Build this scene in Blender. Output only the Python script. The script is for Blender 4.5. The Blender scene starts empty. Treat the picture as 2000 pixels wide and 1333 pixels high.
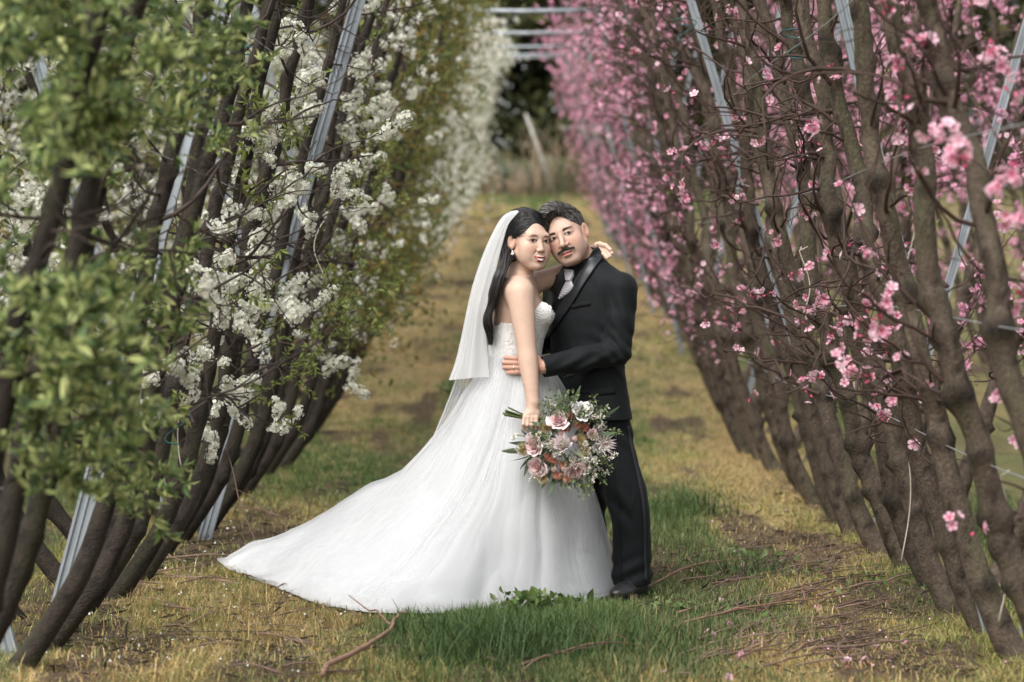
import bpy, math, random
import numpy as np
from mathutils import Vector, Matrix
from mathutils.bvhtree import BVHTree

random.seed(7)
RNG = np.random.default_rng(11)
scene = bpy.context.scene
COL = scene.collection

# ---------------------------------------------------------------- camera, sky, sun, exposure
FPX, VPX, VPY, EYE = 4722.2, 1020.0, 540.0, 1.44        # focal length and vanishing point measured in the photograph
cam_data = bpy.data.cameras.new('camera')
cam = bpy.data.objects.new('camera', cam_data)
COL.objects.link(cam)
scene.camera = cam
cam.location = (0, 0, EYE)
cam.rotation_euler = (math.pi / 2, 0, 0)
cam_data.sensor_width = 36.0
cam_data.lens = 85.0
cam_data.shift_x = (1000.0 - VPX) / 2000.0
cam_data.shift_y = (VPY - 666.5) / 2000.0
cam_data.clip_end = 1000.0
cam_data.clip_start = 0.1
cam_data.dof.use_dof = True
cam_data.dof.focus_distance = 10.78
cam_data.dof.aperture_fstop = 2.3

SUN_EL, SUN_AZ = math.radians(52), math.atan2(-0.55, -0.75)   # azimuth as atan2(x, y)
sun_dir = Vector((math.cos(SUN_EL) * math.sin(SUN_AZ), math.cos(SUN_EL) * math.cos(SUN_AZ), math.sin(SUN_EL)))
world = bpy.data.worlds.new('World')
scene.world = world
world.use_nodes = True
wn = world.node_tree.nodes
wl = world.node_tree.links
sky_tex = wn.new('ShaderNodeTexSky')
sky_tex.sky_type = 'NISHITA'
sky_tex.sun_disc = False
sky_tex.sun_elevation = SUN_EL
sky_tex.sun_rotation = SUN_AZ
sky_tex.air_density = 1.2
sky_tex.dust_density = 4.0
sky_tex.ozone_density = 1.0
sky_grey = wn.new('ShaderNodeHueSaturation')                   # cloud cover: a nearly colourless sky
sky_grey.inputs['Saturation'].default_value = 0.22
wl.new(sky_tex.outputs[0], sky_grey.inputs['Color'])
wl.new(sky_grey.outputs[0], wn['Background'].inputs['Color'])
wn['Background'].inputs['Strength'].default_value = 0.13

sun_data = bpy.data.lights.new('sun', 'SUN')
sun_data.energy = 1.5
sun_data.angle = math.radians(40)
sun_data.color = (1.0, 0.985, 0.96)
sun = bpy.data.objects.new('sun', sun_data)
COL.objects.link(sun)
sun.rotation_euler = (-sun_dir).to_track_quat('-Z', 'Y').to_euler()
sun.location = (-10, -10, 20)

vs = scene.view_settings
vs.view_transform = 'Standard'
vs.look = 'None'
vs.gamma = 1.0
vs.use_curve_mapping = False
vs.exposure = 1.12
scene.render.engine = 'CYCLES'
scene.cycles.use_denoising = True
scene.cycles.max_bounces = 8
scene.cycles.diffuse_bounces = 3
scene.cycles.transparent_max_bounces = 24

# ---------------------------------------------------------------- helpers
def pt(px, py, Y):
    """a point at distance Y that the photograph shows at pixel (px, py)"""
    return np.array([(px - VPX) / FPX * Y, Y, EYE - (py - VPY) / FPX * Y])

_HX = np.array([-20, 3, 20, 24, 27.6, 36, 48.5, 60, 70, 80, 110, 320.0])
_HZ = np.array([0, 0, 0, 0.2, 0.5, 1.0, 1.85, 2.85, 3.72, 4.3, 5.5, 9.0])
def ground_h(y):
    y = np.asarray(y, float)
    return (np.interp(y - 1.5, _HX, _HZ) + np.interp(y, _HX, _HZ) + np.interp(y + 1.5, _HX, _HZ)) / 3

_perm = np.random.default_rng(3).permutation(256)
_val = np.random.default_rng(4).random(256)
def vnoise(x, y, z=0.0):
    x, y, z = np.broadcast_arrays(np.asarray(x, float), np.asarray(y, float), np.asarray(z, float))
    xi, yi, zi = np.floor(x).astype(int), np.floor(y).astype(int), np.floor(z).astype(int)
    fx, fy, fz = x - xi, y - yi, z - zi
    fx, fy, fz = fx * fx * (3 - 2 * fx), fy * fy * (3 - 2 * fy), fz * fz * (3 - 2 * fz)
    def h(a, b, c):
        return _val[_perm[(_perm[(_perm[a & 255] + b) & 255] + c) & 255]]
    def lx(b, c):
        return h(xi, b, c) * (1 - fx) + h(xi + 1, b, c) * fx
    def ly(c):
        return lx(yi, c) * (1 - fy) + lx(yi + 1, c) * fy
    return ly(zi) * (1 - fz) + ly(zi + 1) * fz
def fbm(x, y, z=0.0, n=3):
    s, a, t = 0.0, 1.0, 0.0
    for i in range(n):
        s = s + a * vnoise(np.asarray(x) * 2 ** i + 17 * i, np.asarray(y) * 2 ** i + 31 * i, np.asarray(z) * 2 ** i)
        t += a
        a *= 0.5
    return s / t

def unit(v):
    v = np.asarray(v, float)
    return v / np.maximum(np.linalg.norm(v, axis=-1, keepdims=True), 1e-9)

def mesh_from(name, V, Q=None, T=None, col=None, smooth=True, mat_idx=None):
    me = bpy.data.meshes.new(name)
    V = np.asarray(V, np.float32).reshape(-1, 3)
    Q = np.zeros((0, 4), np.int32) if Q is None or len(Q) == 0 else np.asarray(Q, np.int32)
    T = np.zeros((0, 3), np.int32) if T is None or len(T) == 0 else np.asarray(T, np.int32)
    me.vertices.add(len(V))
    me.vertices.foreach_set('co', V.ravel())
    nl = Q.size + T.size
    me.loops.add(nl)
    me.loops.foreach_set('vertex_index', np.concatenate([Q.ravel(), T.ravel()]))
    npoly = len(Q) + len(T)
    me.polygons.add(npoly)
    me.polygons.foreach_set('loop_start', np.concatenate([np.arange(len(Q)) * 4, Q.size + np.arange(len(T)) * 3]).astype(np.int32))
    me.polygons.foreach_set('use_smooth', np.full(npoly, smooth))
    if mat_idx is not None:
        me.polygons.foreach_set('material_index', np.asarray(mat_idx, np.int32))
    me.update(calc_edges=True)
    if col is not None:
        c = np.ones((len(V), 4), np.float32)
        c[:, :3] = col
        a = me.color_attributes.new('Col', 'FLOAT_COLOR', 'POINT')
        a.data.foreach_set('color', c.ravel())
    me.validate()
    return me

def make(name, me, mat=None, parent=None, loc=None):
    o = bpy.data.objects.new(name, me)
    COL.objects.link(o)
    if me is not None and mat is not None and len(me.materials) == 0:
        for m in (mat if isinstance(mat, (list, tuple)) else [mat]):
            me.materials.append(m)
    if parent is not None:
        o.parent = parent
    if loc is not None:
        o.location = loc
    return o

def tag(o, label=None, category=None, group=None, kind=None):
    if label: o['label'] = label
    if category: o['category'] = category
    if group: o['group'] = group
    if kind: o['kind'] = kind
    return o

def empty(name, loc=(0, 0, 0)):
    o = bpy.data.objects.new(name, None)
    o.empty_display_size = 0.1
    COL.objects.link(o)
    o.location = loc
    return o

class Acc:
    """collects pieces of one part"""
    def __init__(self):
        self.V, self.Q, self.T, self.C, self.n = [], [], [], [], 0
    def add(self, V, Q=None, T=None, c=(1, 1, 1)):
        V = np.asarray(V, float).reshape(-1, 3)
        if Q is not None and len(Q): self.Q.append(np.asarray(Q) + self.n)
        if T is not None and len(T): self.T.append(np.asarray(T) + self.n)
        cc = np.empty((len(V), 3)); cc[:] = c
        self.V.append(V); self.C.append(cc); self.n += len(V)
    def add_many(self, V, Q, T, C, R, P):
        """copies of one piece: R (n,3,3) matrices incl. scale, P (n,3) places, C (n,3) tints"""
        n, m = len(P), len(V)
        VV = np.einsum('nij,mj->nmi', R, V) + P[:, None, :]
        off = (np.arange(n) * m)[:, None, None]
        self.add(VV.reshape(-1, 3),
                 None if Q is None or len(Q) == 0 else (np.asarray(Q)[None] + off).reshape(-1, 4),
                 None if T is None or len(T) == 0 else (np.asarray(T)[None] + off).reshape(-1, 3),
                 C.reshape(-1, 3) if C.shape[0] == n * m else np.repeat(C, m, axis=0))
    def mesh(self, name, smooth=True, col=True):
        V = np.concatenate(self.V)
        return mesh_from(name, V, np.concatenate(self.Q) if self.Q else None,
                         np.concatenate(self.T) if self.T else None, np.concatenate(self.C) if col else None, smooth)

def catmull(P, n):
    P = np.asarray(P, float)
    A = np.vstack([2 * P[0] - P[1], P, 2 * P[-1] - P[-2]])
    t = np.linspace(0, len(P) - 1 - 1e-6, n)
    i = t.astype(int); f = (t - i)[:, None]
    p0, p1, p2, p3 = A[i], A[i + 1], A[i + 2], A[i + 3]
    return 0.5 * (2 * p1 + (p2 - p0) * f + (2 * p0 - 5 * p1 + 4 * p2 - p3) * f ** 2 + (3 * p1 - p0 - 3 * p2 + p3) * f ** 3)

def tube(path, rad, sides=8, cap=True, squash=1.0):
    path = np.asarray(path, float); n = len(path)
    rad = np.broadcast_to(np.asarray(rad, float), (n,))
    tan = unit(np.gradient(path, axis=0))
    ref = np.array([0, 0, 1.0]) if abs(tan[0][2]) < 0.9 else np.array([1.0, 0, 0])
    N = np.empty((n, 3)); v = unit(np.cross(tan[0], ref))
    for i in range(n):
        v = unit(v - tan[i] * np.dot(v, tan[i])); N[i] = v
    B = np.cross(tan, N)
    a = np.linspace(0, 2 * math.pi, sides, endpoint=False)
    V = path[:, None] + rad[:, None, None] * (np.cos(a)[None, :, None] * N[:, None] + squash * np.sin(a)[None, :, None] * B[:, None])
    i = np.arange(n - 1)[:, None] * sides; j = np.arange(sides)[None]
    Q = np.stack([i + j, i + (j + 1) % sides, i + sides + (j + 1) % sides, i + sides + j], -1).reshape(-1, 4)
    V = V.reshape(-1, 3); T = None
    if cap:
        V = np.vstack([V, path[:1], path[-1:]])
        k = np.arange(sides); b = (n - 1) * sides
        T = np.vstack([np.stack([(k + 1) % sides, k, np.full(sides, n * sides)], 1),
                       np.stack([b + k, b + (k + 1) % sides, np.full(sides, n * sides + 1)], 1)])
    return V, Q, T

def grid_quads(n, m, wrap=False):
    i = np.arange(n - 1)[:, None]; mm = m if wrap else m - 1
    j = np.arange(mm)[None]; k = (j + 1) % m
    return np.stack([i * m + j, i * m + k, (i + 1) * m + k, (i + 1) * m + j], -1).reshape(-1, 4)

def rand_rot(n, rng=RNG):
    q = unit(rng.normal(size=(n, 4)))
    w, x, y, z = q.T
    return np.stack([np.stack([1 - 2 * (y * y + z * z), 2 * (x * y - z * w), 2 * (x * z + y * w)], -1),
                     np.stack([2 * (x * y + z * w), 1 - 2 * (x * x + z * z), 2 * (y * z - x * w)], -1),
                     np.stack([2 * (x * z - y * w), 2 * (y * z + x * w), 1 - 2 * (x * x + y * y)], -1)], 1)

def frames(Z, spin, scale=1.0):
    """rotation matrices whose local z axis is Z, spun about it"""
    Z = unit(Z); n = len(Z)
    ref = np.where(np.abs(Z[:, 2:3]) < 0.9, np.array([[0, 0, 1.0]]), np.array([[1.0, 0, 0]]))
    X = unit(np.cross(ref, Z)); Y = np.cross(Z, X)
    c, s = np.cos(spin)[:, None], np.sin(spin)[:, None]
    X2, Y2 = c * X + s * Y, -s * X + c * Y
    return np.stack([X2, Y2, Z], -1) * np.broadcast_to(np.asarray(scale, float), (n,))[:, None, None]

# ---------------------------------------------------------------- materials
def pmat(name, col=(0.5, 0.5, 0.5), rough=0.6, var=0.15, nscale=20.0, bump=0.0, bscale=60.0, bdist=0.01, attr=False,
         transl=0.0, spec=0.3, sheen=0.0, metal=0.0, sss=0.0, stretch=(1, 1, 1), col2=None, c2scale=8.0, c2lo=0.5, c2hi=0.65,
         transp=0.0, rand=0.0):
    m = bpy.data.materials.new(name)
    m.use_nodes = True
    nt = m.node_tree; nd = nt.nodes; lk = nt.links
    b = nd['Principled BSDF']; out = nd['Material Output']
    tc = nd.new('ShaderNodeTexCoord'); mp = nd.new('ShaderNodeMapping')
    mp.inputs['Scale'].default_value = stretch
    lk.new(tc.outputs['Object'], mp.inputs['Vector'])
    if attr:
        a = nd.new('ShaderNodeVertexColor'); a.layer_name = 'Col'; c = a.outputs['Color']
    else:
        r = nd.new('ShaderNodeRGB'); r.outputs[0].default_value = (*col, 1); c = r.outputs[0]
    if col2 is not None:
        n2 = nd.new('ShaderNodeTexNoise'); n2.inputs['Scale'].default_value = c2scale; n2.inputs['Detail'].default_value = 5
        lk.new(mp.outputs[0], n2.inputs['Vector'])
        mr = nd.new('ShaderNodeMapRange'); mr.inputs[1].default_value = c2lo; mr.inputs[2].default_value = c2hi
        lk.new(n2.outputs['Fac'], mr.inputs[0])
        mx = nd.new('ShaderNodeMix'); mx.data_type = 'RGBA'; mx.inputs['B'].default_value = (*col2, 1)
        lk.new(mr.outputs[0], mx.inputs['Factor']); lk.new(c, mx.inputs['A']); c = mx.outputs['Result']
    if var > 0:
        n1 = nd.new('ShaderNodeTexNoise'); n1.inputs['Scale'].default_value = nscale; n1.inputs['Detail'].default_value = 4
        lk.new(mp.outputs[0], n1.inputs['Vector'])
        mr = nd.new('ShaderNodeMapRange'); mr.inputs[1].default_value = 0.25; mr.inputs[2].default_value = 0.75
        mr.inputs[3].default_value = 1 - var; mr.inputs[4].default_value = 1 + var
        lk.new(n1.outputs['Fac'], mr.inputs[0])
        v = nd.new('ShaderNodeVectorMath'); v.operation = 'SCALE'
        lk.new(c, v.inputs[0]); lk.new(mr.outputs[0], v.inputs['Scale']); c = v.outputs[0]
    if rand > 0:
        oi = nd.new('ShaderNodeObjectInfo'); mr = nd.new('ShaderNodeMapRange')
        mr.inputs[3].default_value = 1 - rand; mr.inputs[4].default_value = 1 + rand
        lk.new(oi.outputs['Random'], mr.inputs[0])
        v = nd.new('ShaderNodeVectorMath'); v.operation = 'SCALE'
        lk.new(c, v.inputs[0]); lk.new(mr.outputs[0], v.inputs['Scale']); c = v.outputs[0]
    lk.new(c, b.inputs['Base Color'])
    b.inputs['Roughness'].default_value = rough
    b.inputs['Metallic'].default_value = metal
    b.inputs['Specular IOR Level'].default_value = spec
    if sheen: b.inputs['Sheen Weight'].default_value = sheen
    if sss:
        b.inputs['Subsurface Weight'].default_value = sss
        b.inputs['Subsurface Radius'].default_value = (0.012, 0.005, 0.003)
        b.inputs['Subsurface Scale'].default_value = 1.0
    nrm = None
    if bump > 0:
        n3 = nd.new('ShaderNodeTexNoise'); n3.inputs['Scale'].default_value = bscale; n3.inputs['Detail'].default_value = 6
        lk.new(mp.outputs[0], n3.inputs['Vector'])
        bp = nd.new('ShaderNodeBump'); bp.inputs['Strength'].default_value = bump; bp.inputs['Distance'].default_value = bdist
        lk.new(n3.outputs['Fac'], bp.inputs['Height']); lk.new(bp.outputs[0], b.inputs['Normal'])
    sh = b.outputs[0]
    if transl > 0:
        t = nd.new('ShaderNodeBsdfTranslucent'); lk.new(c, t.inputs['Color'])
        mx = nd.new('ShaderNodeMixShader'); mx.inputs[0].default_value = transl
        lk.new(sh, mx.inputs[1]); lk.new(t.outputs[0], mx.inputs[2]); sh = mx.outputs[0]
    if transp > 0:
        t = nd.new('ShaderNodeBsdfTransparent')
        mx = nd.new('ShaderNodeMixShader')
        lw = nd.new('ShaderNodeLayerWeight'); lw.inputs['Blend'].default_value = 0.35
        mr = nd.new('ShaderNodeMapRange'); mr.inputs[3].default_value = 1 - transp; mr.inputs[4].default_value = min(1.0, 1.45 - transp)
        lk.new(lw.outputs['Facing'], mr.inputs[0]); lk.new(mr.outputs[0], mx.inputs[0])
        lk.new(t.outputs[0], mx.inputs[1]); lk.new(sh, mx.inputs[2]); sh = mx.outputs[0]
    lk.new(sh, out.inputs['Surface'])
    return m
# ---------------------------------------------------------------- ground
def greenness(x, y):
    g = 0.375 + 1.7 * (fbm(x * 1.6 + 5, y * 0.55 + 9, 0.5, 4) - 0.5) + 0.9 * (fbm(x * 0.6 + 55, y * 0.16 + 9, 4.5) - 0.5)
    g = g + 0.22 * np.exp(-((x - 0.35) / 0.75) ** 2) - 0.22 * np.exp(-((np.abs(x) - 1.7) / 0.6) ** 2)
    rag = 0.25 + 1.5 * fbm(x * 3.1 + 3, y * 2.3 + 71, 2.2, 3)
    g = g + 1.25 * rag * np.exp(-((x - 0.05) / 0.42) ** 2 - ((y - 9.6) / 0.55) ** 2)
    g = g + 0.7 * rag * np.exp(-((x - 0.30) / 0.5) ** 2 - ((y - 10.25) / 0.3) ** 2)
    g = g + 0.45 * np.exp(-((x - 0.75) / 0.35) ** 2 - ((y - 14.0) / 2.6) ** 2)
    g = g + 0.5 * np.clip((np.abs(x) - 2.3) / 0.5, 0, 1) - 0.25 * np.clip((y - 24) / 10, 0, 1)
    g = g + 0.45 * np.clip((y - 64) / 3, 0, 1)
    return g
def bareness(x, y):
    return 0.5 + 1.15 * (fbm(x * 3.2 + 91, y * 0.9 + 23, 7.7, 4) - 0.5) + 0.10 * np.exp(-((x + 1.0) / 0.7) ** 2 - ((y - 9.6) / 0.9) ** 2) + 0.10 * np.exp(-((x + 0.45) / 0.2) ** 2) * (y > 12) - 0.09 * np.clip((y - 12) / 5, 0, 1)
def relief(x, y):
    return 0.05 * (fbm(x * 1.2, y * 0.8, 2.0) - 0.5) + 0.02 * (fbm(x * 7, y * 7, 5.0, 2) - 0.5)

def ground_z(x, y):
    return ground_h(y) + relief(np.asarray(x, float), np.asarray(y, float)) - 0.01

xs = np.concatenate([np.linspace(-160, -12, 24), np.linspace(-11, -3.2, 24), np.linspace(-3, 3, 241), np.linspace(3.2, 11, 24), np.linspace(12, 160, 24)])
ys = np.concatenate([np.linspace(-30, 7, 14), np.linspace(7.2, 20, 321), np.linspace(20.2, 60, 200), np.linspace(61, 110, 40), np.linspace(115, 320, 24)])
GX, GY = np.meshgrid(xs, ys)
gV = np.stack([GX, GY, ground_z(GX, GY)], -1).reshape(-1, 3)
gg = np.clip(greenness(GX, GY), 0, 1).reshape(-1, 1)
bb = np.clip((bareness(GX, GY) - 0.53) * 8, 0, 1).reshape(-1, 1)
straw, moss, soil = np.array([0.30, 0.215, 0.105]), np.array([0.115, 0.12, 0.05]), np.array([0.080, 0.056, 0.038])
gC = straw * (1 - gg) + moss * gg
gC = gC * (1 - bb) + soil * bb
M_ground = pmat('soil_and_thatch', attr=True, rough=0.95, var=0.35, nscale=35, bump=0.9, bscale=70, bdist=0.02, spec=0.1,
                col2=(0.10, 0.065, 0.035), c2scale=14, c2lo=0.54, c2hi=0.68)
ground = make('ground', mesh_from('ground', gV, grid_quads(len(ys), len(xs)), col=gC), M_ground)
tag(ground, kind='structure')

# grass: blades, dry and green, uncountable
def blades(x, y, h, w, lean, col, segs=2):
    n = len(x)
    az = RNG.uniform(0, 2 * math.pi, n)
    d = np.stack([np.cos(az), np.sin(az)], -1)
    s = np.stack([-d[:, 1], d[:, 0]], -1)
    z = ground_z(x, y) - 0.004
    P = np.stack([x, y, z], -1)
    V = np.empty((n, 2 * segs + 1, 3)); T = []
    for k in range(segs):
        t = k / segs
        c = P.copy()
        c[:, :2] += d * (lean * h * t ** 1.6)[:, None]
        c[:, 2] += h * t * (1 - 0.25 * lean * t)
        off = np.concatenate([s * (w * (1 - 0.5 * t) / 2)[:, None], np.zeros((n, 1))], 1)
        V[:, 2 * k] = c - off; V[:, 2 * k + 1] = c + off
    c = P.copy(); c[:, :2] += d * (lean * h)[:, None]; c[:, 2] += h * (1 - 0.35 * lean)
    V[:, -1] = c
    F = []
    for k in range(segs - 1):
        F += [[2 * k, 2 * k + 1, 2 * k + 3], [2 * k, 2 * k + 3, 2 * k + 2]]
    k = segs - 1
    F += [[2 * k, 2 * k + 1, 2 * k + 2]]
    m = 2 * segs + 1
    T = (np.array(F)[None] + (np.arange(n) * m)[:, None, None]).reshape(-1, 3)
    return V.reshape(-1, 3), T, np.repeat(col, m, axis=0)

def scatter(n, y0, y1, xw):
    # even in the picture: more blades where it is near
    u = RNG.random(n)
    y = 1 / (1 / y0 + u * (1 / y1 - 1 / y0))
    x = RNG.uniform(-1, 1, n) * xw
    return x, y

dry, green = Acc(), Acc()
def sow(n, y0, y1, xw, hscale, segs, wscale):
    tx, ty = scatter(n // 7, y0, y1, xw)                     # tufts of about seven blades
    i = RNG.integers(0, len(tx), n)
    x = tx[i] + RNG.normal(0, 0.022, n) * wscale ** 0.5; y = ty[i] + RNG.normal(0, 0.022, n) * wscale ** 0.5
    g = greenness(x, y) + RNG.normal(0, 0.13, n)
    b = bareness(x, y)
    keep = (b < 0.585) | (RNG.random(n) < 0.22)
    keep &= RNG.random(n) < np.clip(0.35 + 1.6 * fbm(x * 9, y * 9, 1.0, 2), 0, 1)
    x, y, g = x[keep], y[keep], g[keep]
    isg = g > 0.52
    hv = 0.30 + 1.4 * fbm(x * 6, y * 4, 3.0, 2)
    for acc, sel, gr in ((dry, ~isg, False), (green, isg, True)):
        xx, yy = x[sel], y[sel]; k = len(xx)
        if gr:
            lush = np.exp(-((xx - 0.1) / 0.6) ** 2 - ((yy - 9.6) / 0.7) ** 2) + 0.55 * np.exp(-((xx - 0.75) / 0.4) ** 2 - ((yy - 14.0) / 2.0) ** 2)
            h = RNG.uniform(0.022, 0.06, k) * hv[sel] * (1 + 1.5 * lush) * hscale
            base = np.array([[0.085, 0.135, 0.045], [0.060, 0.105, 0.034], [0.13, 0.17, 0.065], [0.19, 0.20, 0.085], [0.28, 0.26, 0.12]])
            w = RNG.uniform(0.003, 0.006, k) * wscale
            lean = RNG.uniform(0.1, 0.9, k)
        else:
            h = RNG.uniform(0.012, 0.055, k) * hv[sel] * hscale * np.where(RNG.random(k) < 0.06, 1.9, 1.0)
            base = np.array([[0.56, 0.39, 0.170], [0.53, 0.345, 0.140], [0.64, 0.49, 0.255], [0.38, 0.25, 0.115], [0.34, 0.31, 0.125], [0.25, 0.25, 0.10], [0.24, 0.25, 0.09], [0.15, 0.10, 0.055]])
            w = RNG.uniform(0.0022, 0.0045, k) * wscale
            lean = RNG.uniform(0.3, 1.5, k)
        c = base[RNG.integers(0, len(base), k)] * RNG.uniform(0.75, 1.2, (k, 1))
        hue = np.clip((fbm(xx * 1.1 + 40, yy * 0.4 + 12, 6.0, 3) - 0.42) * 4, 0, 1)[:, None]     # straw runs from orange to yellow-green
        c = c * (1 - hue) + c * np.array([0.72, 0.92, 0.72]) * hue
        V, T, C = blades(xx, yy, h, w, lean, c, segs)
        acc.add(V, T=T, c=C)
sow(250000, 8.4, 14.5, 2.75, 1.0, 2, 1.0)
sow(150000, 14.5, 27, 3.2, 1.15, 1, 1.6)
sow(70000, 27, 62, 4.0, 1.3, 1, 3.0)
sow(30000, 60, 76, 9.0, 2.2, 1, 8.0)
M_dry = pmat('dry_grass_blades', attr=True, rough=0.8, var=0, transl=0.25, spec=0.15)
M_green = pmat('green_grass_blades', attr=True, rough=0.6, var=0, transl=0.3, spec=0.25)
tag(make('dry_grass', dry.mesh('dry_grass', smooth=False), M_dry), 'short straw-coloured dead grass covering the orchard aisle', 'grass', kind='stuff')
tag(make('green_grass', green.mesh('green_grass', smooth=False), M_green), 'fresh green grass growing in patches along the aisle', 'grass', kind='stuff')
# ---------------------------------------------------------------- orchard: materials
M_bark_peach = pmat('peach_bark', attr=True, rough=0.85, var=0.35, nscale=60, bump=0.9, bscale=80, bdist=0.009, spec=0.15, stretch=(1.3, 1.3, 0.9), rand=0.18)
M_bark_plum = pmat('plum_bark', attr=True, rough=0.85, var=0.35, nscale=60, bump=0.9, bscale=90, bdist=0.008, spec=0.18, stretch=(1, 1, 1.6), rand=0.2)
M_twig_peach = pmat('peach_twig', (0.055, 0.033, 0.026), rough=0.7, var=0.35, nscale=12, spec=0.25)
M_twig_plum = pmat('plum_twig', (0.050, 0.036, 0.030), rough=0.75, var=0.3, nscale=12, spec=0.2)
M_petal = pmat('blossom_petals', attr=True, rough=0.65, var=0, transl=0.35, spec=0.15)
M_leaf = pmat('young_leaves', attr=True, rough=0.5, var=0, transl=0.35, spec=0.3)
M_steel = pmat('galvanised_steel', (0.29, 0.315, 0.335), rough=0.55, var=0.22, nscale=9, bump=0.15, bscale=80, metal=0.35, spec=0.4, stretch=(1, 1, 0.3))
M_wire = pmat('steel_wire', (0.42, 0.43, 0.44), rough=0.45, var=0.1, metal=0.6)
M_twine = pmat('pale_twine', (0.50, 0.46, 0.38), rough=0.9, var=0.2)
M_teal = pmat('teal_tie', (0.02, 0.10, 0.10), rough=0.6, var=0.2)

# ---------------------------------------------------------------- small pieces: flowers, leaves
def flower_piece(npet=5, cup=0.35, c_in=(0.75, 0.2, 0.35), c_out=(0.85, 0.5, 0.62), c_mid=(0.5, 0.05, 0.12), simple=False):
    """a blossom of unit diameter facing +z"""
    V, T, C = [], [], []
    for k in range(npet):
        a = 2 * math.pi * k / npet
        ca, sa = math.cos(a), math.sin(a)
        def P(r, s, z):
            return [ca * r - sa * s, sa * r + ca * s, z]
        b = len(V)
        if simple:
            V += [P(0.03, 0, 0), P(0.33, -0.22, cup * 0.2), P(0.5, 0, cup * 0.3), P(0.33, 0.22, cup * 0.2)]
            C += [c_in, c_out, c_out, c_out]
            T += [[b, b + 1, b + 2], [b, b + 2, b + 3]]
        else:
            V += [P(0.03, 0, 0), P(0.20, -0.13, cup * 0.12), P(0.22, 0, cup * 0.05), P(0.20, 0.13, cup * 0.12),
                  P(0.40, -0.20, cup * 0.34), P(0.50, 0, cup * 0.36), P(0.40, 0.20, cup * 0.34)]
            C += [c_mid, c_in, c_in, c_in, c_out, c_out, c_out]
            T += [[b, b + 1, b + 2], [b, b + 2, b + 3], [b + 1, b + 4, b + 5], [b + 1, b + 5, b + 2], [b + 2, b + 5, b + 6], [b + 2, b + 6, b + 3]]
    if not simple:                                   # stamens
        for k in range(5):
            a = 2 * math.pi * (k + 0.5) / 5
            b = len(V)
            V += [[0.02 * math.cos(a + 1.5), 0.02 * math.sin(a + 1.5), 0], [0.02 * math.cos(a - 1.5), 0.02 * math.sin(a - 1.5), 0], [0.13 * math.cos(a), 0.13 * math.sin(a), 0.22]]
            C += [c_mid, c_mid, c_mid]
            T += [[b, b + 1, b + 2]]
    return np.array(V), np.array(T), np.array(C)

def leaf_piece(w=0.3):
    """a leaf of unit length along +z, folded on its midrib"""
    V = [[0, 0, 0], [-w * 0.5, 0.06, 0.35], [0, 0, 0.4], [w * 0.5, 0.06, 0.35], [-w * 0.38, 0.02, 0.7], [0, -0.05, 0.72], [w * 0.38, 0.02, 0.7], [0, -0.16, 1.0]]
    T = [[0, 2, 1], [0, 3, 2], [1, 2, 5], [1, 5, 4], [2, 3, 6], [2, 6, 5], [4, 5, 7], [5, 6, 7]]
    return np.array(V), np.array(T)
LEAF_V, LEAF_T = leaf_piece()
WHITE_V, WHITE_T, WHITE_C = flower_piece(5, 0.5, (0.80, 0.80, 0.70), (0.83, 0.83, 0.79), (0.55, 0.56, 0.25))
WHITE_S = flower_piece(5, 0.5, (0.78, 0.78, 0.66), (0.82, 0.82, 0.77), (0.5, 0.5, 0.2), simple=True)
PINK_V, PINK_T, PINK_C = flower_piece(5, 0.45, (0.80, 0.30, 0.42), (0.84, 0.54, 0.64), (0.50, 0.05, 0.12))
PINK_S = flower_piece(5, 0.5, (0.66, 0.15, 0.30), (0.78, 0.38, 0.52), (0.5, 0.05, 0.12), simple=True)

GREENS = {'leafy': np.array([[0.28, 0.335, 0.115], [0.20, 0.265, 0.09], [0.42, 0.45, 0.18], [0.10, 0.15, 0.055], [0.075, 0.115, 0.045]]),
          'fresh': np.array([[0.20, 0.24, 0.060], [0.15, 0.20, 0.050], [0.24, 0.26, 0.085]]),
          'olive': np.array([[0.15, 0.17, 0.042], [0.11, 0.14, 0.036], [0.20, 0.19, 0.055], [0.25, 0.16, 0.045], [0.085, 0.12, 0.035]]),
          'pale': np.array([[0.30, 0.31, 0.15], [0.24, 0.26, 0.11]])}

def add_leaves(acc, P, Z, size, pal, rng):
    n = len(P)
    R = frames(Z, rng.uniform(0, 6.28, n), size)
    C = GREENS[pal][rng.integers(0, len(GREENS[pal]), n)] * rng.uniform(0.75, 1.25, (n, 1))
    acc.add_many(LEAF_V, None, LEAF_T, np.clip(C, 0, 0.8), R, P)

def add_flowers(acc, P, Z, size, kind, rng):
    V, T, C0 = {'white': (WHITE_V, WHITE_T, WHITE_C), 'white_s': WHITE_S, 'pink': (PINK_V, PINK_T, PINK_C), 'pink_s': PINK_S}[kind]
    n = len(P)
    R = frames(Z, rng.uniform(0, 6.28, n), size)
    f = rng.uniform(0.85, 1.05, (n, 1, 1))
    C = C0[None] * f
    if 'pink' in kind:
        pale = rng.uniform(0, 0.8, (n, 1, 1)) ** 1.7
        C = C * (1 - pale) + np.array([0.83, 0.66, 0.71]) * pale
    else:
        warm = rng.uniform(0, 0.25, (n, 1, 1))
        C = C * (1 - warm) + np.array([0.74, 0.66, 0.50]) * warm
    acc.add_many(V, None, T, np.clip(C, 0, 0.88).reshape(-1, 3), R, P)

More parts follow.
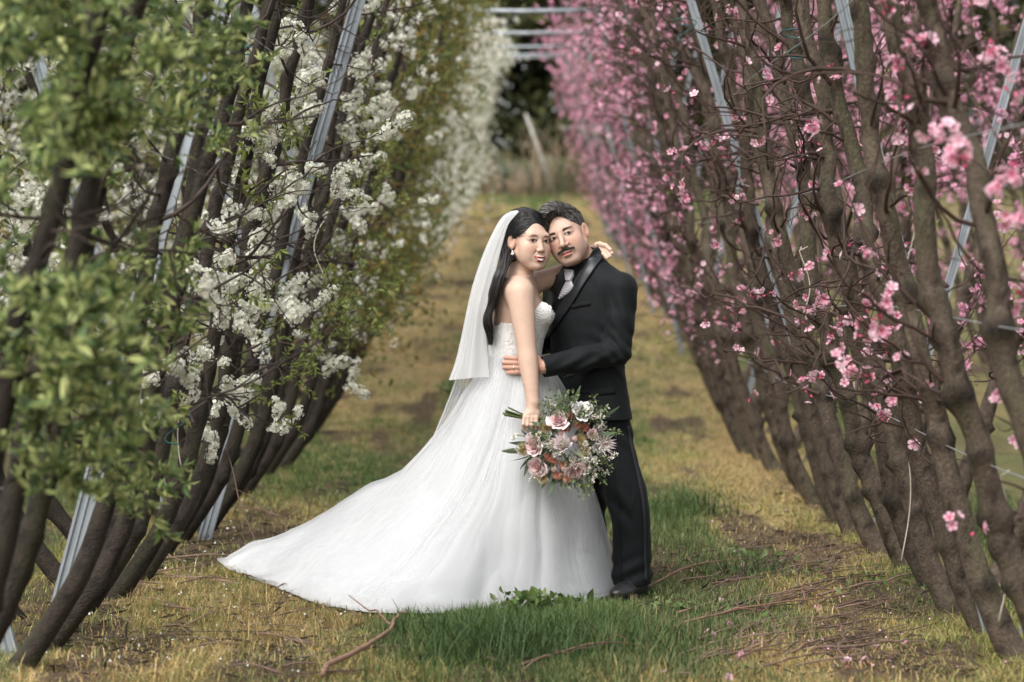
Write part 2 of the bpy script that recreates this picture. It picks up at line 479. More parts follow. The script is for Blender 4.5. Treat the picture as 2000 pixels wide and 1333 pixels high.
def spray_mesh(name, seed, n_leaf, n_flower, length, pal, leaf_len, fkind=None, fsize=0.024, rosette=4, spread=0.035, twig=(0.06, 0.045, 0.03)):
    """a side shoot along +z carrying leaves in rosettes and / or blossoms in bunches"""
    rng = np.random.default_rng(seed)
    acc = Acc()
    path = np.array([[0.35 * length * (fbm(i * 0.9, seed, 0) - 0.5) * (i / 7), 0.35 * length * (fbm(i * 0.9, seed, 9) - 0.5) * (i / 7), length * i / 7] for i in range(8)])
    V, Q, T = tube(path, np.linspace(0.0035, 0.0015, 8), 4)
    acc.add(V, Q, T, twig)
    def along(n, jit):
        t = np.clip(rng.uniform(0.12, 1.0, n), 0, 0.999) * 7
        i = t.astype(int); f = (t - i)[:, None]
        return path[i] * (1 - f) + path[np.minimum(i + 1, 7)] * f
    if n_leaf:
        k = max(1, n_leaf // rosette)
        base = along(k, 0); dirn = unit(rng.normal(size=(k, 3)) * [1, 1, 0.6] + [0, 0, 0.5])
        P = np.repeat(base, rosette, 0) + rng.normal(0, 0.004, (k * rosette, 3))
        Z = unit(np.repeat(dirn, rosette, 0) + rng.normal(0, 0.55, (k * rosette, 3)))
        add_leaves(acc, P, Z, leaf_len * rng.uniform(0.5, 1.15, len(P)), pal, rng)
    if n_flower:
        k = max(1, n_flower // 6)
        base = along(k, 0); dirn = unit(rng.normal(size=(k, 3)))
        Z = unit(np.repeat(dirn, 6, 0) * 0.8 + rng.normal(0, 0.6, (k * 6, 3)))
        P = np.repeat(base, 6, 0) + Z * rng.uniform(0.35, 1.0, (k * 6, 1)) * spread
        add_flowers(acc, P, Z, fsize * rng.uniform(0.75, 1.15, len(P)), fkind, rng)
    me = acc.mesh(name, smooth=False)
    me.materials.append(M_leaf if n_leaf > n_flower else M_petal)
    return me

LEAF_SPRAYS = [spray_mesh('leaf_spray', 20 + i, 56, 0, 0.30, 'leafy', 0.066, rosette=6) for i in range(5)]
FRESH_SPRAYS = [spray_mesh('leaf_spray', 30 + i, 26, 0, 0.20, 'fresh', 0.050) for i in range(3)]
WHITE_SPRAYS = [spray_mesh('blossom_cluster', 40 + i, 12, 114, 0.17, 'fresh', 0.032, 'white', 0.0205) for i in range(6)]
def pink_mesh(seed, n):
    rng = np.random.default_rng(seed); acc = Acc()
    Z = unit(rng.normal(size=(n, 3)) * [1, 1, 0.7] + [0, 0, 0.4])
    P = Z * (0.012 + 0.02 * rng.random((n, 1)) * (n > 1)) + [0, 0, 0.004]
    if n > 3:
        P = P + np.outer(rng.uniform(0, 0.10, n), [0.1, 0, 1])
    V, Q, T = tube([[0, 0, -0.015], [0, 0, 0.01], [0, 0, 0.10 if n > 3 else 0.02]], [0.0025, 0.002, 0.0015], 4)
    acc.add(V, Q, T, (0.12, 0.05, 0.04))
    add_flowers(acc, P, Z, 0.040 * rng.uniform(0.8, 1.15, n), 'pink', rng)
    # buds and a first green leaf tip
    nb = 1 + n // 2
    Zb = unit(rng.normal(size=(nb, 3)) + [0, 0, 0.5])
    R = frames(Zb, rng.uniform(0, 6, nb), 0.018)
    acc.add_many(LEAF_V * [1.6, 1.6, 1], None, LEAF_T, np.tile([[0.62, 0.10, 0.20]], (nb, 1)), R, Zb * 0.008)
    me = acc.mesh('blossom', smooth=False); me.materials.append(M_petal)
    return me
PINK_ONES = [pink_mesh(60 + i, k) for i, k in enumerate((1, 1, 2, 3, 2, 6, 9))]

# ---------------------------------------------------------------- trunks and branches (local frame: base at origin, leaning along +x over the aisle)
PROF = {'plum': ([0, .18, .35, .58, .8, 1.76, 2.7, 4.0, 4.6], [0, .13, .245, .32, .38, .575, .825, 1.16, 1.30]),
        'peach': ([0, .16, .32, .54, .72, .95, 1.1, 2.64, 4.0, 4.6], [0, .075, .13, .20, .235, .285, .32, .66, .95, 1.06])}
def trunk_path(kind, rng, H=4.3):
    z = np.linspace(-0.12, H, 170)
    pz, px = PROF[kind]
    x = np.interp(z, pz, px) * rng.uniform(0.92, 1.1)
    x[z < 0] = z[z < 0] * 0.8
    for _ in range(20):
        x[1:-1] = (x[:-2] + 2 * x[1:-1] + x[2:]) / 4
    ph = rng.uniform(0, 100)
    a = 0.15 if kind == 'peach' else 0.07
    wz = np.clip(z, 0, 1)
    x = x + wz * a * (fbm(z * 1.6 + ph, 3.1, 0) - 0.5) + wz * 0.05 * (fbm(z * 4 + ph, 8.1, 0) - 0.5)
    y = wz * 2.6 * a * (fbm(z * 0.9 + ph, 7.7, 3) - 0.5) + wz * 0.035 * (fbm(z * 5 + ph, 1.7, 3) - 0.5)
    return np.stack([x, y, z], -1)

def trunk_mesh(kind, seed):
    rng = np.random.default_rng(seed)
    path = trunk_path(kind, rng)
    n = len(path); z = path[:, 2]
    r0 = 0.049 if kind == 'peach' else 0.040
    rad = r0 * (1 - 0.16 * z) * (1 + 0.25 * np.exp(-np.clip(z, 0, 9) / 0.12)) * (0.93 + 0.14 * fbm(z * 3 + seed, 2.2, 0))
    rad = np.clip(rad, 0.014, 1)
    knots = rng.uniform(0.25, 3.8, 17 if kind == 'peach' else 10)
    sides = 14
    V, Q, T = tube(path, rad, sides)
    body = V[:n * sides].reshape(n, sides, 3)
    ctr = path[:, None]; dirn = body - ctr
    ang = np.linspace(0, 2 * math.pi, sides, endpoint=False)[None]
    zz = z[:, None] + 0 * ang
    f = 1 + 0.14 * (fbm(zz * 6 + seed, np.cos(ang) * 1.5 + 3, np.sin(ang) * 1.5, 2) - 0.5) + 0.07 * (fbm(zz * 45 + seed, np.cos(ang) * 2 + 3, np.sin(ang) * 2, 2) - 0.5)
    base = np.array([0.092, 0.070, 0.053]) if kind == 'peach' else np.array([0.027, 0.021, 0.0165])
    tone = 0.62 + 0.75 * fbm(zz * 5 + seed, np.cos(ang) * 2 + 9, np.sin(ang) * 2, 4)
    crack = np.clip((fbm(zz * 30 + seed, np.cos(ang) * 1.3 + 5, np.sin(ang) * 1.3, 3) - 0.60) * 7, 0, 1)
    cc = base * tone[..., None] * (1 - 0.65 * crack[..., None])
    moss = np.clip((fbm(zz * 3 + 7 * seed, np.cos(ang) + 2, np.sin(ang), 3) - 0.60) * 6, 0, 1)[..., None]
    cc = cc * (1 - 0.5 * moss) + np.array([0.085, 0.085, 0.045]) * 0.5 * moss * (1.0 if kind == 'peach' else 0.5)
    for k in knots:
        ka = rng.uniform(0, 6.28)
        near_k = np.exp(-((zz - k) / rng.uniform(0.018, 0.042)) ** 2) * (0.25 + 0.75 * np.exp(-((np.angle(np.exp(1j * (ang - ka)))) / 0.7) ** 2))
        f = f + rng.uniform(0.35, 0.95) * near_k
        cc = cc * (1 - 0.80 * np.clip(near_k * 1.2, 0, 1)[..., None]) + np.array([0.016, 0.013, 0.011]) * 0.80 * np.clip(near_k * 1.2, 0, 1)[..., None]
    body[:] = ctr + dirn * f[..., None]
    V[:n * sides] = body.reshape(-1, 3)
    cfull = np.vstack([cc.reshape(-1, 3), np.tile(base, (2, 1))])
    me = mesh_from(kind + '_trunk', V, Q, T, col=cfull)
    me.materials.append(M_bark_peach if kind == 'peach' else M_bark_plum)
    return me, path

def branch_set(kind, path, seed, n, lmin, lmax, zmin=0.7):
    """polylines of shoots; returns the mesh and points with directions where blossoms or leaves sit"""
    rng = np.random.default_rng(seed)
    acc = Acc(); S, D = [], []
    def shoot(p, d, L, r, depth):
        k = 8
        pts = [p]; cur = unit(d)
        bend = rng.normal(0, 0.12, 3)
        for i in range(k - 1):
            cur = unit(cur + bend * 0.8 + rng.normal(0, 0.20 if kind == 'peach' else 0.13, 3) + [0, 0, 0.05])
            pts.append(pts[-1] + cur * L / (k - 1))
        pts = np.array(pts)
        rr = np.linspace(r, max(0.0012, r * 0.3), k)
        V, Q, T = tube(pts, rr, 5 if depth == 0 else 4, cap=False)
        acc.add(V, Q, T)
        for i in range(1, k):
            S.append(pts[i]); D.append(unit(pts[i] - pts[i - 1]))
        if depth < 2:
            for _ in range(rng.integers(1, 4) if depth == 0 else rng.integers(0, 3)):
                i = rng.integers(1, k - 1)
                side = unit(rng.normal(size=3) + unit(pts[i] - pts[i - 1]) * 0.8)
                shoot(pts[i], side, L * rng.uniform(0.35, 0.7), r * 0.55, depth + 1)
    zs = path[:, 2]
    for _ in range(n):
        zt = zmin + (4.2 - zmin) * rng.random() ** 0.9
        i = int(np.argmin(np.abs(zs - zt)))
        a = rng.uniform(-1, 1) * 2.2
        d = np.array([math.cos(a) * 0.9, math.sin(a) * 1.1, rng.uniform(-0.1, 0.75)])
        shoot(path[i], d, rng.uniform(lmin, lmax), rng.uniform(0.006, 0.011), 0)
    me = acc.mesh(kind + '_branches', col=False)
    me.materials.append(M_twig_peach if kind == 'peach' else M_twig_plum)
    return me, np.array(S), np.array(D)

TREES = {'peach': [], 'plum': []}
for kind in TREES:
    for v in range(5):
        tm, path = trunk_mesh(kind, 100 + v * 7 + (50 if kind == 'plum' else 0))
        bm, S, D = branch_set(kind, path, 300 + v * 5 + (70 if kind == 'plum' else 0), 30 if kind == 'peach' else 22,
                              0.28 if kind == 'peach' else 0.22, 0.85 if kind == 'peach' else 0.62)
        TREES[kind].append(dict(trunk=tm, path=path, branch=bm, S=S, D=D))

def crown_mesh(v, kind, seed, n_leaf, n_bunch, per, pal, leaf_len, fkind, fsize, zlo=0.75, out=0.10):
    """all the blossom and young leaves of a tree too far off to be picked apart"""
    rng = np.random.default_rng(seed); t = TREES[kind][v]; acc = Acc()
    ok = np.where(t['S'][:, 2] > zlo)[0]
    if n_leaf:
        k = n_leaf // 4
        i = rng.choice(ok, k)
        P = np.repeat(t['S'][i] + rng.normal(0, out * 0.6, (k, 3)), 4, 0) + rng.normal(0, 0.012, (k * 4, 3))
        Z = unit(np.repeat(rng.normal(size=(k, 3)) + [0.3, 0, 0.4], 4, 0) + rng.normal(0, 0.6, (k * 4, 3)))
        add_leaves(acc, P, Z, leaf_len * rng.uniform(0.6, 1.3, len(P)), pal, rng)
    if n_bunch:
        i = rng.choice(ok, n_bunch)
        B = t['S'][i] + rng.normal(0, out * 0.5, (n_bunch, 3))
        Z = unit(rng.normal(size=(n_bunch * per, 3)))
        P = np.repeat(B, per, 0) + Z * rng.uniform(0.2, 1, (n_bunch * per, 1)) * 0.045
        add_flowers(acc, P, Z, fsize * rng.uniform(0.7, 1.2, len(P)), fkind, rng)
    me = acc.mesh(kind + '_crown', smooth=False)
    me.materials.append(M_petal if n_bunch * per > n_leaf else M_leaf)
    return me
CROWN = {
    'olive': [crown_mesh(v, 'plum', 500 + v, 2600, 36, 14, 'olive', 0.062, 'white_s', 0.028, out=0.22) for v in range(5)],
    'white': [crown_mesh(v, 'plum', 520 + v, 1100, 210, 16, 'pale', 0.055, 'white_s', 0.034, out=0.24) for v in range(5)],
    'mixed': [crown_mesh(v, 'plum', 540 + v, 1300, 70, 14, 'olive', 0.055, 'white_s', 0.027, out=0.16) for v in range(5)],
    'pinkfew': [crown_mesh(v, 'peach', 560 + v, 60, 70, 2, 'fresh', 0.03, 'pink_s', 0.040, out=0.02) for v in range(5)],
    'pinkmid': [crown_mesh(v, 'peach', 570 + v, 60, 120, 3, 'fresh', 0.03, 'pink_s', 0.042, out=0.04) for v in range(5)],
    'pink': [crown_mesh(v, 'peach', 580 + v, 160, 88, 5, 'fresh', 0.03, 'pink_s', 0.042, zlo=0.6, out=0.10) for v in range(5)],
}

# ---------------------------------------------------------------- planting
FRAME_Y = [4.6, 10.5, 16.3, 22.2, 28.2, 34.6, 41.5, 47.6, 54.0]
FRAME_YL = [4.0, 9.7, 15.1, 20.8, 27.0, 33.5, 40.0, 46.5, 53.0]
ORD = ['first', 'second', 'third', 'fourth', 'fifth', 'sixth', 'seventh', 'eighth', 'ninth', 'tenth', 'eleventh', 'twelfth', 'thirteenth',
       'fourteenth', 'fifteenth', 'sixteenth', 'seventeenth', 'eighteenth', 'nineteenth', 'twentieth']
X_L, X_R = -1.86, 1.87
rt = np.random.default_rng(77)
AISLE = {'plum': [], 'peach': []}            # near trees kept for hand-placed sprays: (object, Y)
def place_tree(kind, x, y, flip, v, crown, label, group, tilt=0.0, scl=1.0, near=None):
    t = TREES[kind][v]
    o = empty(kind + '_tree', (x, y, float(ground_h(y))))
    o.rotation_euler = (0, tilt, (math.pi if flip else 0) + rt.normal(0, 0.06))
    o.scale = (scl, scl, scl)
    tag(o, label, 'tree', group)
    make('trunk', t['trunk'], parent=o)
    make('branches', t['branch'], parent=o)['kind'] = 'stuff'
    if crown:
        c = make('crown', CROWN[crown][v], parent=o)
        c['kind'] = 'stuff'
    if near:
        meshes, count, zlo, zhi, size, nm = near
        ok = np.where((t['S'][:, 2] > zlo) & (t['S'][:, 2] < zhi))[0]
        for i in rt.choice(ok, min(count, len(ok)), replace=False):
            c = bpy.data.objects.new(nm, meshes[rt.integers(0, len(meshes))]); COL.objects.link(c); c.parent = o
            c.location = t['S'][i]
            d = unit(t['D'][i] + rt.normal(0, 0.7, 3) + [0.2, 0, 0.2])
            c.rotation_euler = Vector(d).to_track_quat('Z', 'Y').to_euler()
            c.rotation_euler.rotate_axis('Z', rt.uniform(0, 6.28))
            s = size * rt.uniform(0.75, 1.25); c.scale = (s, s, s)
    return o

def row_ys(first, step, end):
    ys = list(first)
    while ys[-1] < end:
        ys.append(ys[-1] + step * rt.uniform(0.85, 1.18))
    return ys
ys_r = row_ys([7.5, 8.25, 9.07, 9.85, 10.5, 11.2, 11.9, 12.6, 13.5, 14.2, 15.2, 16.0, 16.9], 0.85, 60)
ys_l = row_ys([6.5, 7.1, 7.7, 8.8, 9.3, 9.8, 10.35, 10.9, 11.45, 12.0, 12.55, 13.1, 13.65, 14.2, 14.75, 15.3, 15.9, 16.5], 0.75, 60)
mid_r = mid_l = -1
for i, y in enumerate(ys_r):
    lab = None
    if y < 17.5:
        lab = f'thick leaning peach tree with sparse pink blossom, {ORD[i]} from camera in the right-hand row'
        if y < 9: near = (PINK_ONES[3:], 16, 0.9, 3.6, 1.0, 'blossom')
        else: near = (PINK_ONES[:6], 34, 0.6, 4.2, 1.0, 'blossom')
        o = place_tree('peach', X_R + rt.normal(0, 0.03), y, True, i % 5, None, lab, 'peach trees leaning over the aisle', rt.normal(0, 0.012), 1.0, near)
        AISLE['peach'].append((o, y))
    else:
        mid_r += 1
        if y < 21: cr, lab = 'pinkfew', f'peach tree with scattered pink blossom, {ORD[mid_r]} of those midway along the right-hand row'
        elif y < 25: cr, lab = 'pinkmid', f'peach tree turning denser pink, {ORD[mid_r]} past the sparse ones in the right-hand row'
        else: cr, lab = 'pink', 'distant peach tree thick with pink blossom towards the end of the right-hand row'
        place_tree('peach', X_R + 0.22 * np.clip((y - 22) / 6, 0, 1) + rt.normal(0, 0.04), y, True, i % 5, cr, lab, 'peach trees leaning over the aisle', rt.normal(0, 0.015), 1.0)
for i, y in enumerate(ys_l):
    if y < 8.7:
        lab = f'blurred leafy green plum tree, {ORD[i]} from camera in the left-hand row'
        o = place_tree('plum', X_L + rt.normal(0, 0.03), y, False, i % 5, None, lab, 'plum trees leaning over the aisle', rt.normal(0, 0.012), 1.0, (LEAF_SPRAYS, 22, 2.3, 4.0, 1.0, 'leaf_spray'))
        AISLE['plum'].append((o, y))
    elif y < 16.0:
        lab = f'dark-trunked plum tree with bunched white blossom, {ORD[i]} from camera in the left-hand row'
        o = place_tree('plum', X_L + rt.normal(0, 0.03), y, False, i % 5, None, lab, 'plum trees leaning over the aisle', rt.normal(0, 0.012), 1.0, (WHITE_SPRAYS[:3] + FRESH_SPRAYS[:3], 8, 0.8, 4.3, 1.0, 'blossom_cluster'))
        AISLE['plum'].append((o, y))
    else:
        mid_l += 1
        if y < 19: cr, lab = 'mixed', f'plum tree with green leaves among white blossom, {ORD[mid_l]} midway along the left-hand row'
        elif y < 30: cr, lab = 'olive', 'olive-green leafy plum tree beyond the white blossom in the left-hand row'
        else: cr, lab = 'white', 'distant plum tree pale with white blossom towards the end of the left-hand row'
        place_tree('plum', X_L - 0.12 * np.clip((y - 22) / 6, 0, 1) + rt.normal(0, 0.04), y, False, i % 5, cr, lab, 'plum trees leaning over the aisle', rt.normal(0, 0.015), 1.0)
# the far arms of the two V-shaped rows lean away from the aisle, and the next rows stand beyond them
for y in row_ys([9.4, 11.3, 13.2, 15.0], 1.25, 34):
    place_tree('peach', X_R + 0.38 + rt.normal(0, 0.04), y, False, rt.integers(0, 5), 'pink' if y > 15 else 'pinkmid',
               'peach tree leaning away from the aisle behind the right-hand row', 'peach trees leaning away from the aisle', rt.normal(0, 0.03))
for y in row_ys([8.9, 10.2], 1.1, 30):
    place_tree('plum', X_L - 0.32 + rt.normal(0, 0.04), y, True, rt.integers(0, 5), 'mixed' if rt.random() < 0.6 else 'white',
               'plum tree leaning away from the aisle behind the left-hand row', 'plum trees leaning away from the aisle', rt.normal(0, 0.03))
for y in row_ys([13.0], 1.1, 44):
    place_tree('peach', X_R + 3.3 + rt.normal(0, 0.05), y, True, rt.integers(0, 5), 'pink',
               'peach tree of the next row seen through gaps in the right-hand row', 'peach trees of the next row', rt.normal(0, 0.03))
    place_tree('plum', X_L - 3.3 + rt.normal(0, 0.05), y, False, rt.integers(0, 5), 'white' if rt.random() < 0.5 else 'olive',
               'plum tree of the next row seen through gaps in the left-hand row', 'plum trees of the next row', rt.normal(0, 0.03))

# sprays that the photograph shows in particular places, hung on the nearest tree of their row
bpy.context.view_layer.update()
def hang(kind, px, py, Y, mesh, nm, d, scale=1.0):
    o = min(AISLE[kind], key=lambda a: abs(a[1] - Y))[0]
    c = bpy.data.objects.new(nm, mesh); COL.objects.link(c); c.parent = o
    w = Matrix.Translation(Vector(pt(px, py, Y))) @ Vector(d).to_track_quat('Z', 'Y').to_matrix().to_4x4() @ Matrix.Rotation(rt.uniform(0, 6.28), 4, 'Z') @ Matrix.Scale(scale, 4)
    c.matrix_basis = o.matrix_basis.inverted() @ w
    return c
def bough(kind, a, b, Y0, Y1, r=0.008):
    """a bare limb between two seen points"""
    o = min(AISLE[kind], key=lambda t: abs(t[1] - Y0))[0]
    A, B = pt(*a, Y0), pt(*b, Y1)
    k = 9
    P = A + (B - A) * np.linspace(0, 1, k)[:, None]
    P[1:-1] += rt.normal(0, 0.025, (k - 2, 3)); P[:, 2] += 0.05 * np.sin(np.linspace(0, 3.14, k))
    V, Q, T = tube(P, np.linspace(r, r * 0.35, k), 6)
    Mi = np.array(o.matrix_basis.inverted())
    V = V @ Mi[:3, :3].T + Mi[:3, 3]
    make('bough', mesh_from('bough', V, Q, T), M_twig_peach if kind == 'peach' else M_twig_plum, o)

def patch_of(kind, cx, cy, rx, ry, n, Y, meshes, nm, scale, d0, dY=0.35):
    for _ in range(n):
        while True:
            u, v = rt.uniform(-1, 1, 2)
            if u * u + v * v < 1: break
        hang(kind, cx + u * rx, cy + v * ry, Y + rt.uniform(-dY, dY), meshes[rt.integers(0, len(meshes))], nm,
             unit(np.array(d0) + rt.normal(0, 0.6, 3)), scale * rt.uniform(0.8, 1.2))
# white blossom boughs of the left-hand row
for (cx, cy, rx, ry, n, Y) in [(510, 325, 85, 45, 16, 11.0), (600, 375, 70, 40, 10, 11.4), (570, 215, 55, 60, 16, 12.4), (560, 85, 70, 25, 11, 11.6), (660, 230, 35, 40, 7, 13.6),
                               (715, 25, 30, 35, 6, 13.6), (530, 260, 40, 40, 5, 10.6), (715, 160, 35, 60, 9, 13.8), (640, 30, 25, 20, 3, 13.6), (430, 555, 60, 50, 9, 10.2),
                               (420, 625, 60, 28, 9, 10.0), (550, 590, 75, 40, 13, 11.6), (490, 560, 40, 60, 6, 11.2), (475, 770, 60, 30, 11, 11.4),
                               (535, 830, 22, 28, 3, 11.4), (425, 862, 18, 14, 2, 10.9), (290, 770, 45, 30, 6, 9.3), (245, 720, 22, 35, 4, 9.2),
                               (375, 760, 14, 35, 3, 10.0), (120, 335, 22, 60, 5, 8.9), (90, 540, 16, 40, 3, 9.2), (20, 370, 18, 14, 2, 9.5), (20, 480, 24, 30, 4, 9.5),
                               (680, 750, 30, 10, 3, 15.0), (665, 310, 40, 28, 6, 13.4), (470, 400, 50, 35, 7, 11.0), (740, 390, 70, 14, 7, 15.5), (720, 255, 30, 60, 6, 14.5)]:
    patch_of('plum', cx, cy, rx * 1.1, ry * 1.1, max(2, int(n * 0.62)), Y, WHITE_SPRAYS, 'blossom_cluster', 0.95, (0.6, -0.2, 0.3))
    patch_of('plum', cx, cy, rx * 1.3, ry * 1.3, int(n * 0.45), Y, FRESH_SPRAYS, 'leaf_spray', 0.85, (0.6, -0.2, 0.4))
# blurred green foliage close to the camera on the left
for (cx, cy, rx, ry, n, Y) in [(110, 120, 170, 130, 40, 6.8), (290, 120, 110, 120, 22, 7.6), (60, 60, 120, 90, 16, 6.2), (140, 270, 130, 60, 20, 7.0), (370, 230, 45, 60, 8, 8.3), (60, 300, 80, 60, 12, 6.3), (400, 70, 50, 60, 6, 8.4), (420, 200, 25, 60, 4, 8.5), (150, 340, 40, 20, 4, 7.4),
                               (70, 610, 120, 70, 20, 6.6), (190, 610, 100, 50, 14, 7.4), (310, 590, 45, 30, 4, 8.3), (70, 720, 120, 70, 16, 6.5), (210, 700, 45, 40, 5, 7.6), (80, 830, 130, 80, 22, 6.8), (185, 860, 70, 60, 12, 7.7), (60, 920, 80, 50, 10, 7.0), (200, 940, 50, 30, 6, 8.0), (250, 500, 25, 22, 3, 8.2)]:
    patch_of('plum', cx, cy, rx, ry, max(2, int(n * 0.85)), Y, LEAF_SPRAYS, 'leaf_spray', 0.85, (0.7, -0.3, 0.35))
for (cx, cy, rx, ry, n, Y) in [(640, 640, 70, 60, 12, 13.0), (600, 720, 60, 30, 8, 12.5), (660, 540, 60, 50, 10, 13.5), (500, 240, 30, 20, 3, 10.4), (700, 320, 50, 90, 12, 14.0), (550, 690, 40, 20, 4, 12.0), (740, 560, 40, 60, 8, 16.0)]:
    patch_of('plum', cx, cy, rx, ry, n, Y, FRESH_SPRAYS, 'leaf_spray', 0.9, (0.6, -0.2, 0.5))
bough('plum', (440, 430), (640, 330), 10.6, 11.2); bough('plum', (330, 830), (500, 780), 9.9, 11.2); bough('plum', (450, 110), (660, 60), 10.8, 12.0)
bough('plum', (470, 640), (630, 590), 11.2, 11.8); bough('plum', (520, 270), (700, 190), 11.5, 12.8); bough('plum', (470, 810), (545, 870), 11.0, 11.4, 0.005)
# pink bunches, some close to the camera and blurred
for (px, py, Y, k) in [(1872, 255, 7.0, 6), (1885, 315, 7.0, 5), (1868, 300, 7.05, 6), (1985, 330, 6.8, 6), (1990, 420, 6.8, 5), (1815, 85, 7.6, 5), (1735, 25, 7.6, 5), (1840, 30, 7.7, 4),
                       (1975, 180, 7.2, 4), (1715, 625, 8.2, 6), (1735, 645, 8.2, 5), (1690, 655, 8.3, 4), (1615, 585, 10.2, 5), (1620, 655, 10.3, 5), (1860, 1020, 7.8, 3), (1905, 1035, 7.8, 2),
                       (1580, 245, 9.0, 5), (1545, 540, 10.6, 5), (1500, 575, 10.8, 4), (1400, 475, 12.5, 3), (1310, 300, 13.0, 3), (1335, 320, 13.0, 2), (1340, 360, 13.0, 3), (1345, 390, 12.8, 5), (1410, 303, 12.0, 2),
                       (1660, 720, 9.6, 5), (1605, 735, 10.0, 5), (1580, 770, 10.3, 4), (1650, 755, 9.6, 3), (1700, 740, 9.0, 5), (1860, 740, 9.0, 3), (1690, 690, 9.4, 4), (1465, 775, 11.6, 2), (1440, 680, 12.0, 4),
                       (1980, 860, 8.5, 4), (1955, 680, 8.2, 3), (1950, 410, 8.6, 4), (1975, 430, 8.7, 5), (1700, 510, 10, 4), (1625, 495, 10.3, 4), (1770, 400, 9.5, 2), (1820, 280, 9.3, 2), (1640, 620, 10.0, 5)]:
    hang('peach', px, py, Y, PINK_ONES[6 if k > 5 else 5 if k > 4 else (k % 5)], 'blossom', unit(np.array([-0.4, -0.6, 0.2]) + rt.normal(0, 0.4, 3)), 1.1)
for (a, b, Y0, Y1) in [((1660, 40), (1370, 60), 11.2, 11.6), ((1560, 240), (1320, 300), 12.2, 13.0), ((1600, 310), (1420, 330), 11.5, 11.9), ((1780, 560), (1500, 600), 9.8, 10.8), ((1560, 640), (1320, 560), 11.2, 12.8),
                       ((1750, 620), (1580, 560), 9.8, 10.5), ((1850, 560), (1650, 480), 9.0, 9.6), ((1600, 770), (1420, 690), 10.8, 12.2), ((1780, 760), (1600, 700), 9.6, 10.1), ((1500, 180), (1300, 100), 12.5, 14), ((1480, 400), (1290, 420), 12.8, 14.2), ((1880, 820), (1650, 740), 8.9, 9.6)]:
    bough('peach', a, b, Y0, Y1, 0.009)

# ---------------------------------------------------------------- trellis: V-shaped steel frames, bars across the aisle, wires, ties
def channel(a, b, width=0.066, depth=0.034):
    """a ribbed steel channel from a to b"""
    a, b = np.asarray(a, float), np.asarray(b, float)
    ax = unit(b - a)
    s = unit(np.cross(ax, np.array([0, 1.0, 0]))); f = np.cross(s, ax)
    prof = np.array([[-.5, 0], [-.5, -1], [-.36, -1], [-.30, -.72], [-.08, -.72], [0, -.95], [.08, -.72], [.30, -.72], [.36, -1], [.5, -1], [.5, 0]]) * [width, depth]
    if f[1] > 0: f = -f
    R = []
    for t in np.linspace(0, 1, 24):
        p = a + (b - a) * t
        R.append(p + prof[:, :1] * s + (-prof[:, 1:]) * f)
    V = np.array(R).reshape(-1, 3)
    return V, grid_quads(24, len(prof), wrap=True)
SPEC = {(1, -1): (9.3, 1.895, 0.28), (2, -1): (13.25, 1.82, 0.305), (1, 1): (9.75, 1.95, 0.25), (2, 1): (14.1, 1.98, 0.32)}
for k, y in enumerate(FRAME_Y):
    for side, kind in ((-1, 'plum'), (1, 'peach')):
        if y < 5: continue
        yy, xb, lean = SPEC.get((k, side), (FRAME_YL[k] if side < 0 else y, 1.94, 0.265))
        h = float(ground_h(yy)); x0 = side * xb
        o = empty('trellis', (x0, yy, h))
        nice = ['', 'closest to the camera', 'second from the camera', 'third from the camera', 'fourth from the camera', 'fifth from the camera', 'sixth from the camera', 'seventh from the camera', 'last before the end'][k]
        tag(o, f'pale grey steel V frame of the {"left" if side < 0 else "right"}-hand trellis, {nice}', 'trellis frame', 'steel V frames of the trellis')
        for s2 in (-1, 1):
            V, Q = channel((0.02 * s2 * side * -1, 0.03 * s2, -0.2), (-side * s2 * lean * 4.05, 0.03 * s2, 4.05), 0.074 if side < 0 else 0.046)
            make('arm', mesh_from('arm', V, Q, smooth=False), M_steel, o)
    if y > 20:
        h = float(ground_h(y))
        V, Q, T = tube(np.array([[-1.05, y, h + 4.02], [0, y, h + 4.0], [1.05, y, h + 4.02]]), 0.028, 10)
        which = {3: None, 4: 'highest and nearest in view', 5: 'second highest', 6: 'third highest', 7: 'fourth highest', 8: 'lowest and farthest'}[k]
        if which:
            tag(make('crossbar', mesh_from('crossbar', V, Q, T), M_steel), f'grey steel bar across the aisle, {which} of the overhead bars', 'crossbar', 'bars above the aisle')
def wire(x0, lean, z, side, label):
    yy = np.arange(5.0, 60.1, 0.5)
    sag = 0.02 * np.sin(yy * 1.05 + z * 3)
    P = np.stack([np.full_like(yy, side * (x0 - lean * z)), yy, ground_h(yy) + z + sag], -1)
    V, Q, T = tube(P, 0.0024, 5)
    tag(make('trellis_wire', mesh_from('trellis_wire', V, Q, T), M_wire), label, 'wire', 'trellis wires')
for nm, z in (('lowest', 0.82), ('second lowest', 1.30), ('middle', 1.85), ('second highest', 2.45), ('highest', 3.2)):
    wire(1.78, 0.24, z, 1, f'{nm} steel wire strung along the pink-blossomed right-hand row')
    wire(1.76, 0.26, z, -1, f'{nm} steel wire strung along the white-blossomed left-hand row')
